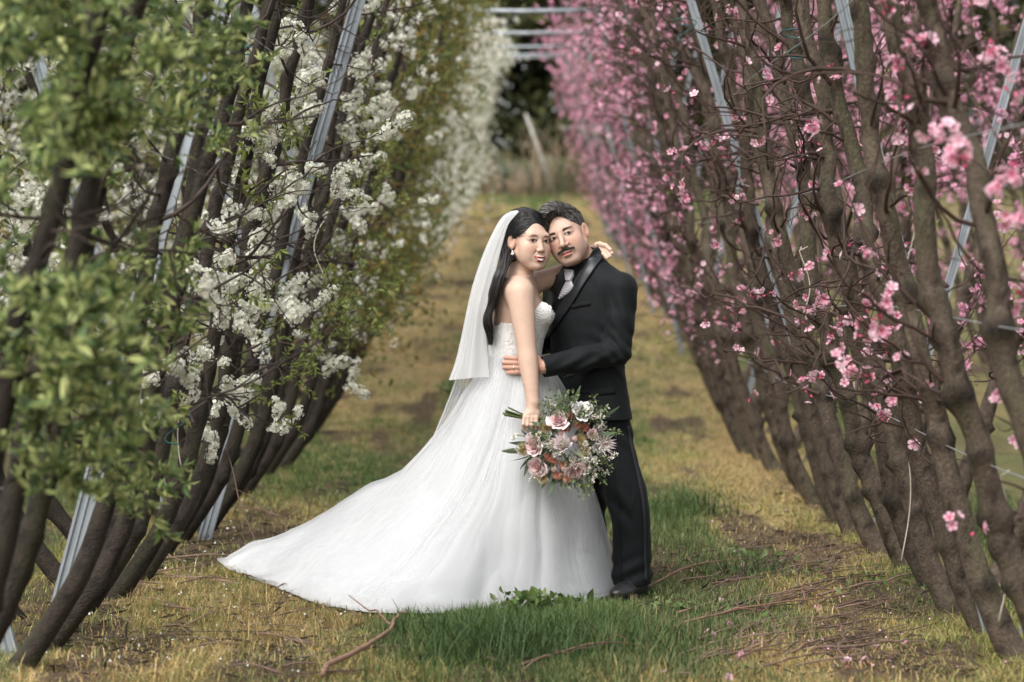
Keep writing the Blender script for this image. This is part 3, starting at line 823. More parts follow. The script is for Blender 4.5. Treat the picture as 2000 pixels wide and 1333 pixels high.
for (px, py, Y, L, kind, where) in [(1765, 800, 9.9, 0.62, M_twine, 'beside the thick trunks low on the right'), (1570, 490, 11.6, 0.30, M_twine, 'among the pink blossom beside the shoulder-high wire'),
                                    (1575, 330, 11.8, 0.35, M_twine, 'from a bare peach twig'), (1778, 300, 9.2, 0.45, M_twine, 'in front of a leaning peach trunk'), (1960, 930, 8.3, 0.5, M_twine, 'near the right edge of the picture'),
                                    (360, 690, 10.4, 0.5, M_twine, 'between the dark plum trunks'), (625, 440, 12.0, 0.25, M_twine, 'beside the steel arm among white blossom')]:
    a = pt(px, py, Y); t = np.linspace(0, 1, 14)
    P = a + np.stack([0.03 * np.sin(t * 4 + px), 0.01 * t, -L * t], -1)
    P = np.vstack([a + [0.02, 0, 0.02], P])
    V, Q, T = tube(P, 0.0028, 5)
    tag(make('twine', mesh_from('twine', V, Q, T), kind), f'pale twine hanging {where}', 'twine', 'loose ties on the trellis')
for (px, py, Y, where) in [(1545, 75, 10.9, 'knotted round a thick peach limb near the top'), (1330, 50, 14.0, 'on the steel arm at the top of the peach row'), (480, 110, 10.6, 'on a plum twig left of the white blossom'), (330, 820, 9.9, 'on the low plum bough')]:
    a = pt(px, py, Y); t = np.linspace(0, 1, 26)
    P = a + np.stack([0.06 * np.cos(t * 11) + 0.05 * t, 0.05 * np.sin(t * 11), 0.10 * t * np.sin(t * 5)], -1)
    V, Q, T = tube(P, 0.003, 5)
    tag(make('tie', mesh_from('tie', V, Q, T), M_teal), f'dark teal plastic tie {where}', 'tie', 'teal ties')
# ---------------------------------------------------------------- beyond the rows
M_ever = pmat('dark_evergreen', attr=True, rough=0.7, var=0, transl=0.15, spec=0.15)
M_trunk_dark = pmat('dark_bark', (0.05, 0.04, 0.03), rough=0.9, var=0.3, nscale=5)
def evergreen(seed):
    rng = np.random.default_rng(seed); acc = Acc()
    P, Z = [], []
    for _ in range(150):
        z = rng.uniform(0.2, 14); r = 3.6 * (1 - z / 17) * math.sqrt(rng.random()); a = rng.uniform(0, 6.28)
        c = np.array([r * math.cos(a), r * math.sin(a), z]); s = rng.uniform(0.5, 1.0)
        p = rng.normal(0, s * 0.5, (46, 3)) * [1, 1, 0.6]
        P.append(c + p); Z.append(unit(p + [0, 0, 0.3]))
    P, Z = np.concatenate(P), np.concatenate(Z)
    n = len(P)
    R = frames(Z, rng.uniform(0, 6, n), rng.uniform(0.25, 0.5, n))
    C = np.array([[0.030, 0.038, 0.014], [0.045, 0.050, 0.018], [0.065, 0.065, 0.022], [0.022, 0.028, 0.012]])[rng.integers(0, 4, n)] * rng.uniform(0.7, 1.2, (n, 1))
    acc.add_many(LEAF_V * [1.4, 1, 1], None, LEAF_T, C, R, P)
    me = acc.mesh('evergreen_crown', smooth=False); me.materials.append(M_ever)
    V, Q, T = tube([[0, 0, -0.5], [0.1, 0, 4], [0, 0.1, 9], [0, 0, 14.5]], [0.35, 0.28, 0.16, 0.04], 10)
    tm = mesh_from('evergreen_trunk', V, Q, T); tm.materials.append(M_trunk_dark)
    return me, tm
EV = [evergreen(900 + i) for i in range(2)]
re_ = np.random.default_rng(5)
k = 0
for x in np.arange(-27, 28, 4.2):
    for row in (0, 1):
        xx, yy = x + row * 2.1 + re_.normal(0, 0.5), 84 + row * 6 + re_.uniform(-1.5, 1.5)
        o = empty('evergreen_tree', (xx, yy, float(ground_h(yy)) - 0.1))
        o.rotation_euler = (0, 0, re_.uniform(0, 6.28)); s = re_.uniform(0.9, 1.25); o.scale = (s, s, s)
        c, t = EV[k % 2]; k += 1
        make('crown', c, parent=o); make('trunk', t, parent=o)
        tag(o, 'tall dark evergreen tree in the wood beyond the orchard', 'tree', 'evergreens beyond the orchard')
# pale shrubs and dead stalks in front of the wood
def shrub(seed, cols, h, w, n, leaf):
    rng = np.random.default_rng(seed); acc = Acc()
    u = unit(rng.normal(size=(n, 3))) * (rng.random((n, 1)) ** 0.4)
    P = u * [w, w, h * 0.5] + [0, 0, h * 0.5]
    P *= (0.8 + 0.4 * fbm(u[:, 0] * 3 + seed, u[:, 1] * 3, u[:, 2] * 3))[:, None]
    C = np.array(cols)[rng.integers(0, len(cols), n)] * rng.uniform(0.7, 1.2, (n, 1))
    acc.add_many(LEAF_V, None, LEAF_T, C, frames(unit(u + [0, 0, 0.5]), rng.uniform(0, 6, n), leaf * rng.uniform(0.7, 1.3, n)), P)
    me = acc.mesh('shrub_foliage', smooth=False); me.materials.append(M_leaf)
    sa = Acc()
    for i in range(9):
        a = rng.uniform(0, 6.28)
        V, Q, T = tube([[0, 0, -0.1], [w * .3 * math.cos(a), w * .3 * math.sin(a), h * .4], [w * .6 * math.cos(a), w * .6 * math.sin(a), h * .8]], [0.03, 0.02, 0.008], 5)
        sa.add(V, Q, T)
    sm = sa.mesh('shrub_stems', col=False); sm.materials.append(M_trunk_dark)
    return me, sm
SH = [shrub(70, [[0.16, 0.21, 0.15], [0.22, 0.26, 0.19], [0.12, 0.17, 0.11]], 1.0, 0.8, 1500, 0.12), shrub(71, [[0.10, 0.14, 0.06], [0.15, 0.17, 0.08]], 1.2, 0.9, 1500, 0.12)]
for i, (px, Y) in enumerate([(900, 73), (945, 75), (985, 74), (1030, 76), (1075, 74.5), (1120, 73), (1165, 75), (1215, 74)]):
    b = pt(px, 400, Y); o = empty('shrub', (b[0], Y, float(ground_h(Y))))
    o.rotation_euler = (0, 0, i * 1.3); s = 0.8 + 0.3 * ((i * 37) % 10) / 10; o.scale = (s, s, s)
    make('foliage', SH[i % 2][0], parent=o); make('stems', SH[i % 2][1], parent=o)
    tag(o, f'low {"grey-green" if i % 2 == 0 else "dull green"} shrub at the foot of the wood, {ORD[i]} from the left', 'shrub', 'shrubs in front of the wood')
acc = Acc(); rng = np.random.default_rng(8)
for i in range(240):
    x, y = rng.uniform(-4, 5), rng.uniform(70, 74)
    h = rng.uniform(0.6, 1.8) * (1.35 if abs(x - 1.3) < 1.2 else 0.8); z = float(ground_h(y))
    V, Q, T = tube([[x, y, z - 0.1], [x + rng.normal(0, .1), y, z + h * .6], [x + rng.normal(0, .25), y, z + h]], [0.015, 0.011, 0.004], 4)
    acc.add(V, Q, T, np.array([0.34, 0.24, 0.16]) * rng.uniform(0.6, 1.1))
M_stalk = pmat('dead_stalks', attr=True, rough=0.9, var=0)
tag(make('dead_stalks', acc.mesh('dead_stalks'), M_stalk), 'thin dead stalks standing before the dark wood', 'stalks', kind='stuff')
# leaning anchor pole at the end of the aisle
M_pole = pmat('weathered_pole', (0.33, 0.32, 0.29), rough=0.8, var=0.25, nscale=6, bump=0.3, bscale=20)
Yp = 68.0
V, Q, T = tube([pt(1086, 388, Yp), pt(1056, 305, Yp - 0.2), pt(1026, 222, Yp - 0.4)], [0.048, 0.044, 0.04], 12)
pole = make('leaning_pole', mesh_from('leaning_pole', V, Q, T), M_pole)
tag(pole, 'weathered pale pole leaning left at the far end of the aisle', 'pole')
V, Q, T = tube([pt(1026, 222, Yp - 0.4) - [0, 0, 0.01], pt(1140, 375, Yp + 5)], 0.012, 5)
make('guy_wire', mesh_from('guy_wire', V, Q, T), M_wire, pole)

# ---------------------------------------------------------------- prunings, weeds and petals on the grass
M_prune = pmat('pruned_twig', attr=True, rough=0.75, var=0.3, nscale=15)
rp = np.random.default_rng(21)
def twig(pxa, pya, pxb, pyb, r=0.006, col=(0.20, 0.115, 0.075), forks=2, lift=0.02, label=None, arch=0.0):
    def gpt(px, py):
        Y = FPX * EYE / (py - VPY); X = (px - VPX) / FPX * Y
        return np.array([X, Y])
    A, B = gpt(pxa, pya), gpt(pxb, pyb); L = np.linalg.norm(B - A); k = 12
    t = np.linspace(0, 1, k)[:, None]
    XY = A + (B - A) * t
    nrm = np.array([-(B - A)[1], (B - A)[0]]) / max(L, 1e-6)
    XY = XY + nrm * (0.06 * L * np.sin(t * 3.14 + rp.uniform(-.5, .5)) * rp.choice([-1, 1]) + rp.normal(0, 0.008 * L, (k, 1)))
    Z = ground_z(XY[:, 0], XY[:, 1]) + r + 0.012 + lift * np.sin(t[:, 0] * 3.14) + arch * np.sin(t[:, 0] * 3.14) 
    P = np.column_stack([XY, Z]); P -= 0
    acc = Acc(); o0 = P[0].copy()
    V, Q, T = tube(P - o0, np.linspace(r, r * 0.35, k), 6); acc.add(V, Q, T, col)
    for _ in range(forks):
        i = rp.integers(2, k - 2); d = unit(P[i + 1] - P[i - 1]); s = unit(np.array([-d[1], d[0], 0]) * rp.choice([-1, 1]) * 0.6 + d + [0, 0, rp.uniform(0, 0.35)])
        l = L * rp.uniform(0.15, 0.35)
        pp = np.array([P[i] + s * l * u + rp.normal(0, 0.01 * L, 3) * (u > 0) for u in np.linspace(0, 1, 6)])
        pp[:, 2] = np.maximum(pp[:, 2], ground_z(pp[:, 0], pp[:, 1]) + 0.008)
        V, Q, T = tube(pp - o0, np.linspace(r * 0.5, r * 0.2, 6), 5); acc.add(V, Q, T, np.array(col) * 0.9)
    o = make('pruned_twig', acc.mesh('pruned_twig'), M_prune, loc=o0)
    tag(o, label, 'twig', 'prunings lying on the grass')
twig(600, 1330, 800, 1195, 0.011, (0.27, 0.16, 0.11), 1, 0.05, 'thick pinkish-brown pruned stem pointing up at the white train hem')
twig(1230, 1172, 1520, 1095, 0.007, (0.23, 0.13, 0.09), 2, 0.03, 'long reddish pruned twig stretching away beside the black shoe')
twig(1280, 1265, 1630, 1170, 0.007, (0.24, 0.13, 0.09), 3, 0.03, 'long reddish pruned twig lying in front of the shoe towards the peach trees')
twig(1010, 1310, 1290, 1275, 0.006, (0.16, 0.10, 0.07), 3, 0.05, 'pruned branch half hidden in the lush green grass')
twig(470, 985, 520, 1085, 0.006, (0.20, 0.12, 0.08), 1, 0.05, 'thin bent twig standing against the tip of the train')
twig(300, 1096, 460, 1088, 0.009, (0.22, 0.15, 0.11), 1, 0.01, 'short pruned stick left of the tip of the train')
twig(480, 1125, 580, 1160, 0.005, (0.12, 0.075, 0.05), 1, 0.01, 'dark twig touching the edge of the white train')
twig(1030, 1180, 1180, 1150, 0.005, (0.16, 0.09, 0.06), 1, 0.03, 'thin brown twig lying over the right corner of the hem')
for i in range(120):
    zone = rp.random()
    if zone < 0.62: px, py = rp.uniform(1290, 1640), rp.uniform(1095, 1320); dx, dy = rp.uniform(90, 260), -rp.uniform(10, 80)
    elif zone < 0.85: px, py = rp.uniform(520, 900), rp.uniform(1215, 1325); dx, dy = rp.uniform(60, 200) * rp.choice([-1, 1]), -rp.uniform(-20, 40)
    else: px, py = rp.uniform(250, 560), rp.uniform(1090, 1300); dx, dy = rp.uniform(60, 160) * rp.choice([-1, 1]), -rp.uniform(-20, 40)
    c = np.array([0.155, 0.10, 0.075]) * rp.uniform(0.4, 1.6)
    twig(px, py, px + dx, max(1000, py + dy), rp.uniform(0.0025, 0.006), c, rp.integers(0, 4), 0.015,
         'thin brown pruned twig strewn on the grass ' + ('right of the groom' if zone < 0.62 else 'in the foreground below the train' if zone < 0.85 else 'left of the train'))
# shoots standing up by the train
def shoot(pts, Y, r, label):
    P = catmull([pt(px, py, Y + dy) for (px, py, dy) in pts[0]], 14); o0 = P[0].copy(); acc = Acc()
    V, Q, T = tube(P - o0, np.linspace(r, r * .4, 14), 6); acc.add(V, Q, T, (0.11, 0.07, 0.05))
    for q in pts[1:]:
        PP = catmull([pt(px, py, Y + dy) for (px, py, dy) in q], 10); V, Q, T = tube(PP - o0, np.linspace(r * .7, r * .3, 10), 5); acc.add(V, Q, T, (0.11, 0.07, 0.05))
    tag(make('dead_shoot', acc.mesh('dead_shoot'), M_prune, loc=o0), label, 'shoot', 'dead shoots by the train')
shoot([[(512, 1090, 0), (488, 1030, .1), (468, 980, .2), (455, 920, .3), (440, 870, .4)]], 12.25, 0.006, 'long thin dead shoot leaning from the tip of the train to the plum trunks')
shoot([[(602, 1012, 0), (604, 990, 0), (595, 968, 0), (588, 945, 0)], [(604, 992, 0), (612, 965, 0), (621, 922, 0)]], 14.3, 0.005, 'small forked dead shoot standing in the straw left of the skirt')
shoot([[(568, 1060, 0), (520, 1000, .1), (480, 965, .2), (440, 950, .3)]], 13.0, 0.005, 'thin dead shoot slanting up behind the tip of the train')
# bark crumbs, snapped twig ends and shed white petals
rq = np.random.default_rng(91); acc = Acc()
n = 5200
y = 1 / (1 / 8.6 + rq.random(n) * (1 / 17 - 1 / 8.6)); x = rq.uniform(-2.1, 2.1, n)
kp = rq.random(n) < np.clip((bareness(x, y) - 0.42) * 4, 0.12, 1); x, y = x[kp], y[kp]; n = len(x)
P = np.column_stack([x, y, ground_z(x, y) + rq.uniform(0.004, 0.022, n)])
Z = unit(np.column_stack([rq.normal(size=(n, 2)), rq.normal(0, 0.18, n)]))
C = np.array([[0.050, 0.034, 0.024], [0.09, 0.06, 0.04], [0.16, 0.11, 0.075], [0.030, 0.022, 0.018]])[rq.integers(0, 4, n)]
acc.add_many(LEAF_V * [0.45, 1, 1], None, LEAF_T, C, frames(Z, rq.uniform(0, 6, n), rq.uniform(0.02, 0.10, n)), P)
n = 420
y = 1 / (1 / 8.7 + rq.random(n) * (1 / 16 - 1 / 8.7)); x = -0.75 - rq.random(n) ** 1.3 * 1.2
acc.add_many(LEAF_V * [2.4, 1, 1], None, LEAF_T, np.tile([[0.78, 0.77, 0.72]], (n, 1)), frames(unit(rq.normal(size=(n, 3))), rq.uniform(0, 6, n), rq.uniform(0.008, 0.014, n)), np.column_stack([x, y, ground_z(x, y) + 0.02]))
n = 160
y = 1 / (1 / 8.7 + rq.random(n) * (1 / 15 - 1 / 8.7)); x = 0.7 + rq.random(n) * 1.2
acc.add_many(LEAF_V * [2.4, 1, 1], None, LEAF_T, np.tile([[0.74, 0.42, 0.52]], (n, 1)), frames(unit(rq.normal(size=(n, 3))), rq.uniform(0, 6, n), rq.uniform(0.008, 0.014, n)), np.column_stack([x, y, ground_z(x, y) + 0.02]))
tag(make('litter', acc.mesh('litter', smooth=False), M_prune), 'dark bark crumbs and shed petals scattered over the grass', 'litter', kind='stuff')
# fallen pink blossoms
for i, (px, py) in enumerate([(1430, 1205), (1385, 1248), (1418, 1232), (1520, 1245), (1390, 1255), (1452, 1290), (1655, 1302), (1690, 1300), (1775, 1275), (1712, 1275), (1425, 1330), (1450, 1118), (1408, 1180), (1650, 1310), (1600, 1190), (1300, 1325)]):
    Y = FPX * EYE / (py - VPY); X = (px - VPX) / FPX * Y
    o = bpy.data.objects.new('fallen_blossom', PINK_ONES[i % 3]); COL.objects.link(o)
    o.location = (X, Y, float(ground_z(X, Y)) + 0.02); o.scale = (0.7, 0.7, 0.7)
    o.rotation_euler = (rp.uniform(-1, 1), rp.uniform(-1, 1), rp.uniform(0, 6.28))
    tag(o, 'fallen pink peach blossom lying on the grass right of the couple', 'blossom', 'fallen blossom')
# broad-leaved weeds along the hem and rosettes in the grass
M_weed = pmat('weed_leaves', attr=True, rough=0.5, var=0, transl=0.3, spec=0.35)
acc = Acc()
def weeds(cx, cy, rx, ry, n, size, hgt, pal, rng=rp):
    x = cx + rng.normal(0, rx, n); y = cy + rng.normal(0, ry, n)
    P = np.column_stack([x, y, ground_z(x, y) + rng.uniform(0.0, 1, n) ** 1.3 * hgt])
    Z = unit(rng.normal(size=(n, 3)) * [1, 1, 0.4] + [0, 0, 0.55])
    R = frames(Z, rng.uniform(0, 6, n), size * rng.uniform(0.5, 1.3, n))
    C = np.array(pal)[rng.integers(0, len(pal), n)] * rng.uniform(0.75, 1.25, (n, 1))
    acc.add_many(LEAF_V * [1.8, 1, 1], None, LEAF_T, C, R, P)
G1 = [[0.09, 0.15, 0.035], [0.13, 0.19, 0.05], [0.07, 0.12, 0.03], [0.19, 0.23, 0.10]]
weeds(0.06, 10.30, 0.07, 0.05, 200, 0.05, 0.10, G1); weeds(0.22, 10.32, 0.05, 0.05, 120, 0.045, 0.07, G1); weeds(-0.12, 10.20, 0.10, 0.05, 130, 0.035, 0.035, G1); weeds(0.36, 10.38, 0.10, 0.08, 150, 0.035, 0.045, G1)
weeds(0.2, 10.05, 0.40, 0.15, 260, 0.03, 0.03, G1); weeds(1.15, 12.2, 0.10, 0.10, 130, 0.04, 0.06, G1); weeds(-0.30, 17, 0.3, 0.6, 220, 0.05, 0.06, G1)
weeds(-0.72, 24.5, 0.06, 0.1, 60, 0.08, 0.14, G1); weeds(0.55, 10.6, 0.25, 0.2, 200, 0.03, 0.03, G1); weeds(1.6, 11.4, 0.3, 0.3, 160, 0.035, 0.04, G1)
tag(make('weeds', acc.mesh('weeds', smooth=False), M_weed), 'broad-leaved green weeds growing along the dress hem and through the grass', 'weeds', kind='stuff')
# tall grass tufts
def tuft(X, Y, n, h, spread, label):
    x = X + RNG.normal(0, spread, n); y = Y + RNG.normal(0, spread, n)
    c = np.array([[0.062, 0.105, 0.034], [0.085, 0.135, 0.045], [0.045, 0.082, 0.028]])[RNG.integers(0, 3, n)] * RNG.uniform(0.8, 1.2, (n, 1))
    V, T, C = blades(x, y, RNG.uniform(0.4, 1.1, n) * h, RNG.uniform(0.004, 0.007, n), RNG.uniform(0.2, 1.0, n), c, 3)
    o0 = np.array([X, Y, float(ground_z(X, Y))])
    tag(make('grass_tuft', mesh_from('grass_tuft', V - o0, T=T, col=C, smooth=False), M_green, loc=o0), label, 'grass tuft', kind='stuff')
tuft(1.02, 14.6, 260, 0.27, 0.11, 'tall dark green grass tuft behind the groom towards the peach trees')
tuft(0.80, 14.2, 120, 0.2, 0.09, 'smaller dark green grass tuft right behind the trouser leg')
tuft(1.08, 11.6, 150, 0.14, 0.10, 'spiky green tuft beside the prunings at the foot of the peach row')
tuft(0.02, 9.30, 1300, 0.20, 0.24, 'lush long green tuft at the bottom centre of the picture')
tuft(-0.10, 9.65, 600, 0.15, 0.15, 'lush green tuft just below the white train')
tuft(0.45, 9.5, 380, 0.12, 0.18, 'soft green tuft in front of the groom')
# ---------------------------------------------------------------- figures: smooth implicit bodies turned into one skin
def prim_cone(a, b, ra, rb, k=0.02, op='u'):
    a, b = np.asarray(a, float), np.asarray(b, float); ba = b - a; L2 = max(1e-9, float(ba @ ba))
    def f(X, Y, Z):
        t = np.clip(((X - a[0]) * ba[0] + (Y - a[1]) * ba[1] + (Z - a[2]) * ba[2]) / L2, 0, 1)
        return np.sqrt((X - a[0] - t * ba[0]) ** 2 + (Y - a[1] - t * ba[1]) ** 2 + (Z - a[2] - t * ba[2]) ** 2) - (ra + (rb - ra) * t)
    r = max(ra, rb)
    return dict(f=f, lo=np.minimum(a, b) - r, hi=np.maximum(a, b) + r, k=k, op=op)
def chain(pts, rad, k=0.02):
    return [prim_cone(pts[i], pts[i + 1], rad[i], rad[i + 1], k) for i in range(len(pts) - 1)]
def limb(pts, rad, k=0.02, n=16):
    P = catmull(pts, n); R = catmull(np.array(rad, float)[:, None], n)[:, 0]
    return [prim_cone(P[i], P[i + 1], R[i], R[i + 1], 0.006 if i else k) for i in range(n - 1)]
def prim_ell(c, r, k=0.02, op='u', M=None):
    """ellipsoid in its own frame; M is a 4x4 local-to-world matrix"""
    c, r = np.asarray(c, float), np.asarray(r, float)
    if M is None:
        M = np.eye(4)
    Mi = np.linalg.inv(M); s = np.linalg.norm(M[:3, 0])
    def f(X, Y, Z):
        x = (Mi[0, 0] * X + Mi[0, 1] * Y + Mi[0, 2] * Z + Mi[0, 3] - c[0])
        y = (Mi[1, 0] * X + Mi[1, 1] * Y + Mi[1, 2] * Z + Mi[1, 3] - c[1])
        z = (Mi[2, 0] * X + Mi[2, 1] * Y + Mi[2, 2] * Z + Mi[2, 3] - c[2])
        k1 = np.sqrt((x / r[0]) ** 2 + (y / r[1]) ** 2 + (z / r[2]) ** 2)
        k2 = np.sqrt((x / r[0] ** 2) ** 2 + (y / r[1] ** 2) ** 2 + (z / r[2] ** 2) ** 2)
        return k1 * (k1 - 1) / np.maximum(k2, 1e-6) * s
    wc = M[:3, :3] @ c + M[:3, 3]; R = r.max() * s
    return dict(f=f, lo=wc - R, hi=wc + R, k=k, op=op)
def prim_loft(z, cx, cy, rx, ry, yaw, k=0.03, op='u', grow=0.0):
    """upright body of elliptical sections; rx along the yawed x axis"""
    z = np.asarray(z, float); o = np.argsort(z); z = z[o]
    cx, cy, rx, ry = [np.asarray(v, float)[o] for v in (cx, cy, rx, ry)]
    zf = np.linspace(z[0], z[-1], 120)
    def sm(v):
        q = np.interp(zf, z, v)
        kern = np.ones(9) / 9
        return np.convolve(np.pad(q, 4, mode='edge'), kern, 'valid')
    CX, CY, RX, RY = sm(cx), sm(cy), sm(rx) + grow, sm(ry) + grow
    c, s = math.cos(yaw), math.sin(yaw)
    def f(X, Y, Z):
        zl = np.clip(Z, zf[0], zf[-1])
        a, b, p, q = (np.interp(zl, zf, v) for v in (CX, CY, RX, RY))
        u, v = (X - a) * c + (Y - b) * s, -(X - a) * s + (Y - b) * c
        k1 = np.sqrt((u / p) ** 2 + (v / q) ** 2); k2 = np.sqrt((u / p ** 2) ** 2 + (v / q ** 2) ** 2)
        d = k1 * (k1 - 1) / np.maximum(k2, 1e-6)
        d = np.where(k1 < 1e-3, -np.minimum(p, q), d)
        return np.maximum(d, np.maximum(Z - zf[-1], zf[0] - Z))
    R = max(RX.max(), RY.max())
    return dict(f=f, lo=np.array([CX.min() - R, CY.min() - R, z[0]]), hi=np.array([CX.max() + R, CY.max() + R, z[-1]]), k=k, op=op)
def eval_field(prims, lo, hi, h, extra=None):
    lo, hi = np.asarray(lo, float), np.asarray(hi, float)
    n = np.ceil((hi - lo) / h).astype(int) + 1
    ax = [lo[i] + h * np.arange(n[i]) for i in range(3)]
    D = np.full(n, 1.0, np.float32)
    for p in prims:
        pad = p['k'] * 1.2 + 3 * h
        i0 = np.clip(np.floor((p['lo'] - pad - lo) / h).astype(int), 0, n); i1 = np.clip(np.ceil((p['hi'] + pad - lo) / h).astype(int) + 1, 0, n)
        if np.any(i1 - i0 < 1): continue
        sl = tuple(slice(i0[i], i1[i]) for i in range(3))
        X, Y, Z = ax[0][sl[0]][:, None, None], ax[1][sl[1]][None, :, None], ax[2][sl[2]][None, None, :]
        d = p['f'](X, Y, Z); cur = D[sl]; k = p['k']
        if p['op'] == 'u':
            e = np.clip(k - np.abs(cur - d), 0, None) / k
            D[sl] = np.minimum(cur, d) - e * e * k * 0.25
        elif p['op'] == 's':
            d = -d; e = np.clip(k - np.abs(cur - d), 0, None) / k
            D[sl] = np.maximum(cur, d) + e * e * k * 0.25
        else:
            D[sl] = np.maximum(cur, d)
    if extra is not None:
        D += extra(ax[0][:, None, None], ax[1][None, :, None], ax[2][None, None, :]).astype(np.float32)
    return D, lo
def surface_nets(D, lo, h):
    s = D < 0
    n = np.array(D.shape) - 1
    cnt = np.zeros(n, np.int8)
    offs = [(i, j, k) for i in (0, 1) for j in (0, 1) for k in (0, 1)]
    for (i, j, k) in offs:
        cnt += s[i:i + n[0], j:j + n[1], k:k + n[2]]
    act = (cnt > 0) & (cnt < 8)
    idx = np.argwhere(act)
    if len(idx) == 0:
        return np.zeros((0, 3)), np.zeros((0, 4), int)
    val = np.stack([D[idx[:, 0] + i, idx[:, 1] + j, idx[:, 2] + k] for (i, j, k) in offs], 1)
    acc = np.zeros((len(idx), 3)); num = np.zeros(len(idx))
    for a in range(8):
        for b in range(a + 1, 8):
            oa, ob = np.array(offs[a]), np.array(offs[b])
            if np.abs(oa - ob).sum() != 1: continue
            va, vb = val[:, a], val[:, b]; m = (va < 0) != (vb < 0)
            t = np.where(m, va / np.where(m, va - vb, 1), 0)
            acc += np.where(m[:, None], oa + t[:, None] * (ob - oa), 0); num += m
    V = lo + h * (idx + acc / num[:, None])
    ids = np.full(n, -1, np.int64); ids[act] = np.arange(len(idx))
    Q = []
    for ax in range(3):
        u, v = (ax + 1) % 3, (ax + 2) % 3
        sl0 = [slice(1, n[i]) for i in range(3)]; sl1 = [slice(1, n[i]) for i in range(3)]
        sl0[ax] = slice(0, n[ax]); sl1[ax] = slice(1, n[ax] + 1)
        A, B = s[tuple(sl0)], s[tuple(sl1)]
        e = np.argwhere(A != B)
        if len(e) == 0: continue
        base = e.copy(); base[:, u] += 1; base[:, v] += 1
        flip = A[tuple(e.T)]
        def cid(du, dv):
            c = base.copy(); c[:, u] -= du; c[:, v] -= dv
            return ids[c[:, 0], c[:, 1], c[:, 2]]
        q = np.stack([cid(1, 1), cid(0, 1), cid(0, 0), cid(1, 0)], 1)
        q[~flip] = q[~flip][:, ::-1]
        Q.append(q)
    Q = np.concatenate(Q)
    return V, Q[(Q >= 0).all(1)]
def sample(D, lo, h, P):
    q = (P - lo) / h; i = np.clip(np.floor(q).astype(int), 0, np.array(D.shape) - 2); f = np.clip(q - i, 0, 1)
    r = 0
    for a in (0, 1):
        for b in (0, 1):
            for c in (0, 1):
                w = (f[:, 0] if a else 1 - f[:, 0]) * (f[:, 1] if b else 1 - f[:, 1]) * (f[:, 2] if c else 1 - f[:, 2])
                r = r + w * D[i[:, 0] + a, i[:, 1] + b, i[:, 2] + c]
    return r
SKIN_N = None
def skin(prims, coarse, fines=(), extra=None):
    """one surface from several boxes: fine where hands and face are"""
    global SKIN_N
    Vs, Qs, Ns, n = [], [], [], 0
    for bi, (lo, hi, h) in enumerate([coarse] + list(fines)):
        D, l = eval_field(prims, lo, hi, h, extra)
        V, Q = surface_nets(D, l, h)
        if bi == 0 and len(Q):
            c = V[Q].mean(1); keep = np.ones(len(Q), bool)
            for (flo, fhi, fh) in fines:
                keep &= ~np.all((c > np.asarray(flo) + h * 0.9) & (c < np.asarray(fhi) - h * 0.9), axis=1)
            Q = Q[keep]
        if bi > 0 and len(Q):                             # drop the rim, where the field cannot be sampled on both sides
            c = V[Q].mean(1)
            Q = Q[np.all((c > np.asarray(lo) + 1.7 * h) & (c < np.asarray(hi) - 1.2 * h), axis=1)]
        if fines and len(V):
            e = np.eye(3) * max(h, 0.0025)
            Ns.append(unit(np.stack([sample(D, l, h, V + e[i]) - sample(D, l, h, V - e[i]) for i in range(3)], -1)))
        Vs.append(V); Qs.append(Q + n); n += len(V)
    V, Q = np.concatenate(Vs), np.concatenate(Qs)
    used = np.unique(Q); re = np.full(len(V), -1); re[used] = np.arange(len(used))
    SKIN_N = np.concatenate(Ns)[used] if fines else None
    return V[used], re[Q]
def relax(V, Q, it=1, f=0.5):
    for _ in range(it):
        S = np.zeros_like(V); c = np.zeros(len(V))
        for a, b in ((0, 1), (1, 2), (2, 3), (3, 0)):
            for i, j in ((a, b), (b, a)):
                np.add.at(S, Q[:, i], V[Q[:, j]]); np.add.at(c, Q[:, i], 1)
        V = V * (1 - f) + f * S / np.maximum(c, 1)[:, None]
    return V

